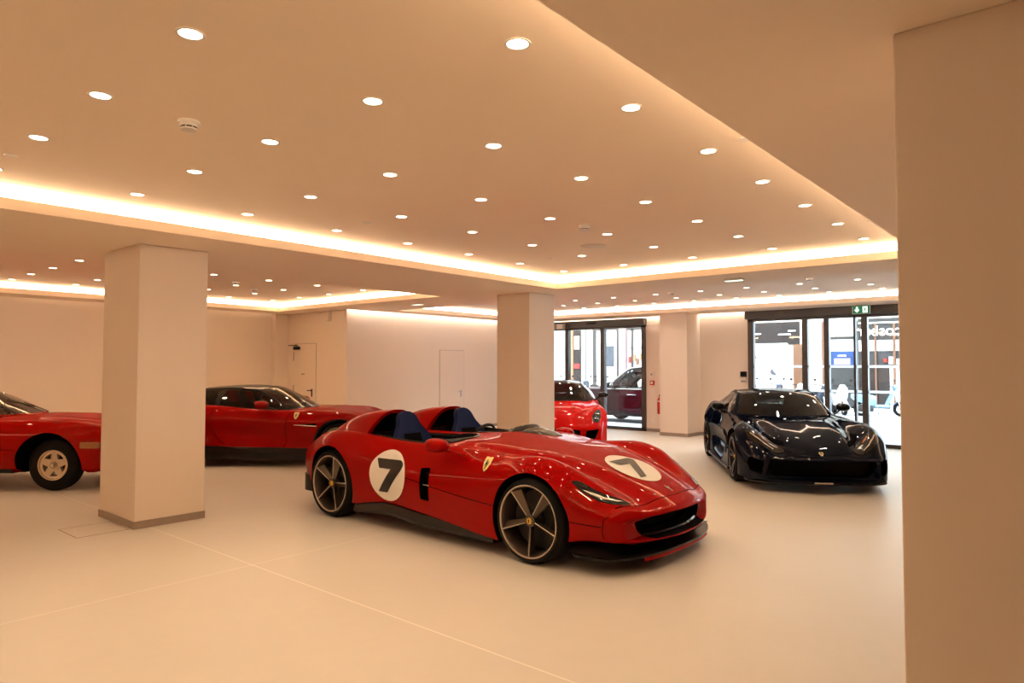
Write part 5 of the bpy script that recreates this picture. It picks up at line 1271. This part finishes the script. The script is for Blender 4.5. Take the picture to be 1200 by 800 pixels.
# white hoarding; dark blotches stand in for washed-out scooters and people
hb = empty('billboard', (28.6, 10.25, ZG)); tag(hb, 'large blank white hoarding with slate blotches outside the right-hand window', 'billboard')
m = MB(); m.box((-.04, -.80, .35), (.04, .82, 2.68), bev=.01); m.build('panel', M['whitep'], hb, False)
m = MB(); m.tube([(.06, -.6, 0), (.06, -.6, 2.4)], .035, 8); m.build('post', M['steel'], hb)
m = MB(); m.tube([(.06, .6, 0), (.06, .6, 2.4)], .035, 8); m.build('post', M['steel'], hb)
m = MB()
for (y, z, a, b_) in ((.52, 2.12, .07, .10), (-.18, 1.5, .09, .14), (-.28, 1.42, .06, .09)): m.prism(roundpoly([(y - a, z - b_ * .3), (y - a * .3, z - b_), (y + a * .8, z - b_ * .7), (y + a, z + b_ * .4), (y, z + b_)], .05), 'x', -.046, -.041)
m.build('standin_blotch', M['poster_dark'], hb, False)

# ---- parked scooters
def scooter_proto(mat):
    o = empty('scooter', (0, 0, ZG))
    for x, nm in ((.64, 'front_wheel'), (-.62, 'rear_wheel')):
        m = MB(); m.lathe([(.16, -.045), (.235, -.05), (.25, -.02), (.25, .02), (.235, .05), (.16, .045)], 28, 'y', (x, 0, .25)); m.build(nm, M['rubber'], o, True, 50)
        m = MB(); m.lathe([(.165, -.03), (.165, .03), (.15, .03), (.15, -.03)], 24, 'y', (x, 0, .25))
        for k in range(5): a = 2 * PI * k / 5; m.tube([(x, 0, .25), (x + .155 * math.cos(a), 0, .25 + .155 * math.sin(a))], .016, 6)
        m.lathe([(0, -.05), (.04, -.05), (.04, .05), (0, .05)], 14, 'y', (x, 0, .25), closed=False); m.build('wheel_rim', M['steel'], o, True, 40)
    m = MB(); rows = []          # leg shield and floor board
    for t in np.linspace(0, 1, 12):
        x = .46 - .30 * t; z = .98 - .58 * t; w_ = .15 + .06 * math.sin(PI * t); rows.append([(x + .05, -w_, z), (x + .09, -w_ * .5, z + .03), (x + .10, 0, z + .035), (x + .09, w_ * .5, z + .03), (x + .05, w_, z), (x, w_ * .9, z - .02), (x, -w_ * .9, z - .02), (x + .05, -w_, z)])
    m.grid(rows); m.box((-.22, -.15, .30), (.26, .15, .40), bev=.03); m.build('leg_shield', M[mat], o, True, 50)
    m = MB(); rows = []          # tail body
    for x, w_, z0, z1 in ((-.16, .12, .38, .70), (-.30, .17, .36, .76), (-.55, .18, .42, .78), (-.80, .13, .52, .78), (-.95, .05, .64, .76)):
        rows.append([(x, 0, z1), (x, w_ * .8, z1 - .02), (x, w_, (z0 + z1) / 2), (x, w_ * .7, z0), (x, -w_ * .7, z0), (x, -w_, (z0 + z1) / 2), (x, -w_ * .8, z1 - .02), (x, 0, z1)])
    m.grid(rows); m.add(rows[0][:-1], [tuple(range(7))]); m.add(rows[-1][:-1], [tuple(range(7))]); m.build('tail_body', M[mat], o, True, 50)
    m = MB(); m.ell((-.42, 0, .80), (.36, .13, .065), 18, 8, pw=.8); m.build('seat', M['leather'], o)
    m = MB(); m.tube([(.62, -.08, .25), (.50, -.07, .62)], .022, 8); m.tube([(.62, .08, .25), (.50, .07, .62)], .022, 8); m.tube([(.50, 0, .6), (.38, 0, 1.02)], .03, 8); m.build('front_fork', M['steel'], o)
    m = MB(); rows = []
    for a in np.linspace(R(20), R(165), 10): rows.append([(.64 + .27 * math.cos(a), -.07, .25 + .27 * math.sin(a)), (.64 + .285 * math.cos(a), 0, .25 + .285 * math.sin(a)), (.64 + .27 * math.cos(a), .07, .25 + .27 * math.sin(a))])
    m.grid(rows); m.build('mudguard', M[mat], o)
    m = MB(); m.tube(smoothpath([(.30, -.34, 1.06), (.36, -.18, 1.04), (.40, 0, 1.0), (.36, .18, 1.04), (.30, .34, 1.06)]), .016, 8); m.build('handlebar', M['black'], o)
    m = MB(); m.ell((.45, 0, 1.0), (.10, .12, .09), 16, 8); m.build('headlamp_cowl', M[mat], o)
    m = MB()
    for s in (-1, 1): m.tube([(.34, s * .24, 1.05), (.36, s * .30, 1.20)], .007, 6); m.ell((.355, s * .32, 1.24), (.015, .06, .045), 12, 8)
    m.build('mirror', M['black'], o)
    m = MB(); m.box((-.80, -.16, .16), (-.25, .10, .36), bev=.05); m.tube([(-.3, .14, .2), (-.9, .17, .3)], [.03, .05], 10); m.build('engine', M['disc'], o, True, 40)
    m = MB(); m.tube([(-.05, .1, .28), (-.02, .22, ZG * 0)], .014, 6); m.build('side_stand', M['steel'], o)
    return o
protos = {k: scooter_proto(k) for k in ('sc_white', 'sc_blue', 'sc_dark')}; usedp = set()
for (mat, x, y, rz, lb) in [
    ('sc_blue', 26.5, 5.62, -62, 'pale blue scooter parked rightmost outside the right-hand window'),
    ('sc_white', 26.6, 7.0, -150, 'white scooter parked between the window mullions left of the pale blue one'),
    ('sc_dark', 26.9, 7.75, -140, 'slate grey scooter behind the white scooter outside the right-hand window'),
    ('sc_white', 27.1, 8.75, -130, 'white scooter in front of the white pier outside the right-hand window'),
    ('sc_dark', 27.2, 9.65, -120, 'slate grey scooter below the right edge of the white hoarding'),
    ('sc_dark', 27.3, 10.75, -115, 'dark scooter parked before the white hoarding, at its left'),
    ('sc_white', 27.0, 17.6, -120, 'white scooter outside the left-hand door, just left of the maroon vehicle'),
    ('sc_dark', 27.1, 18.6, -120, 'dark scooter behind the maroon vehicle bonnet, outside the left-hand door'),
    ('sc_white', 27.0, 19.6, -115, 'white scooter outside the left-hand door, left of the dark one')]:
    p = protos[mat]; o = p if mat not in usedp else dup(p, (0, 0, 0)); usedp.add(mat)
    o.location = (x, y, ZG); o.rotation_euler = (0, 0, R(rz)); tag(o, lb, 'scooter', 'scooters parked across the street')
# ------------------------------------------------------------------ daylight, camera, exposure
w = bpy.data.worlds.new('World'); SC.world = w; w.use_nodes = True
nt = w.node_tree; bg = nt.nodes['Background']; bg.inputs['Color'].default_value = (.70, .86, 1.0, 1); bg.inputs['Strength'].default_value = 11.0
sun = bpy.data.lights.new('sun', 'SUN'); sun.energy = 10.0; sun.angle = R(1.5); sun.color = (1, .95, .88)
so = bpy.data.objects.new('sun', sun); COL.objects.link(so)
so.rotation_euler = Vector((.36, -.22, -.90)).to_track_quat('-Z', 'Y').to_euler()
pitch, roll, yaw = .0359, .0011, .70306
fw = Vector((math.cos(yaw) * math.cos(pitch), math.sin(yaw) * math.cos(pitch), math.sin(pitch))); rt = Vector((math.sin(yaw), -math.cos(yaw), 0)); up = rt.cross(fw)
r2 = rt * math.cos(roll) + up * math.sin(roll); u2 = -rt * math.sin(roll) + up * math.cos(roll)
cd = bpy.data.cameras.new('camera'); cam = bpy.data.objects.new('camera', cd); COL.objects.link(cam)
cd.sensor_width = 36; cd.lens = 24.0; cd.clip_start = .05; cd.clip_end = 400
mw = Matrix((( r2.x, u2.x, -fw.x, 0), (r2.y, u2.y, -fw.y, 0), (r2.z, u2.z, -fw.z, 1.63), (0, 0, 0, 1)))
cam.matrix_world = mw
SC.camera = cam
vs = SC.view_settings; vs.view_transform = 'Standard'; vs.look = 'None'; vs.gamma = 1; vs.exposure = 0.0; vs.use_curve_mapping = False
SC.cycles.use_denoising = True
SC.cycles.max_bounces = 10; SC.cycles.diffuse_bounces = 6; SC.cycles.glossy_bounces = 4; SC.cycles.transparent_max_bounces = 16; SC.cycles.transmission_bounces = 6
SC.cycles.sample_clamp_indirect = 6.0
SC.cycles.caustics_reflective = False; SC.cycles.caustics_refractive = False
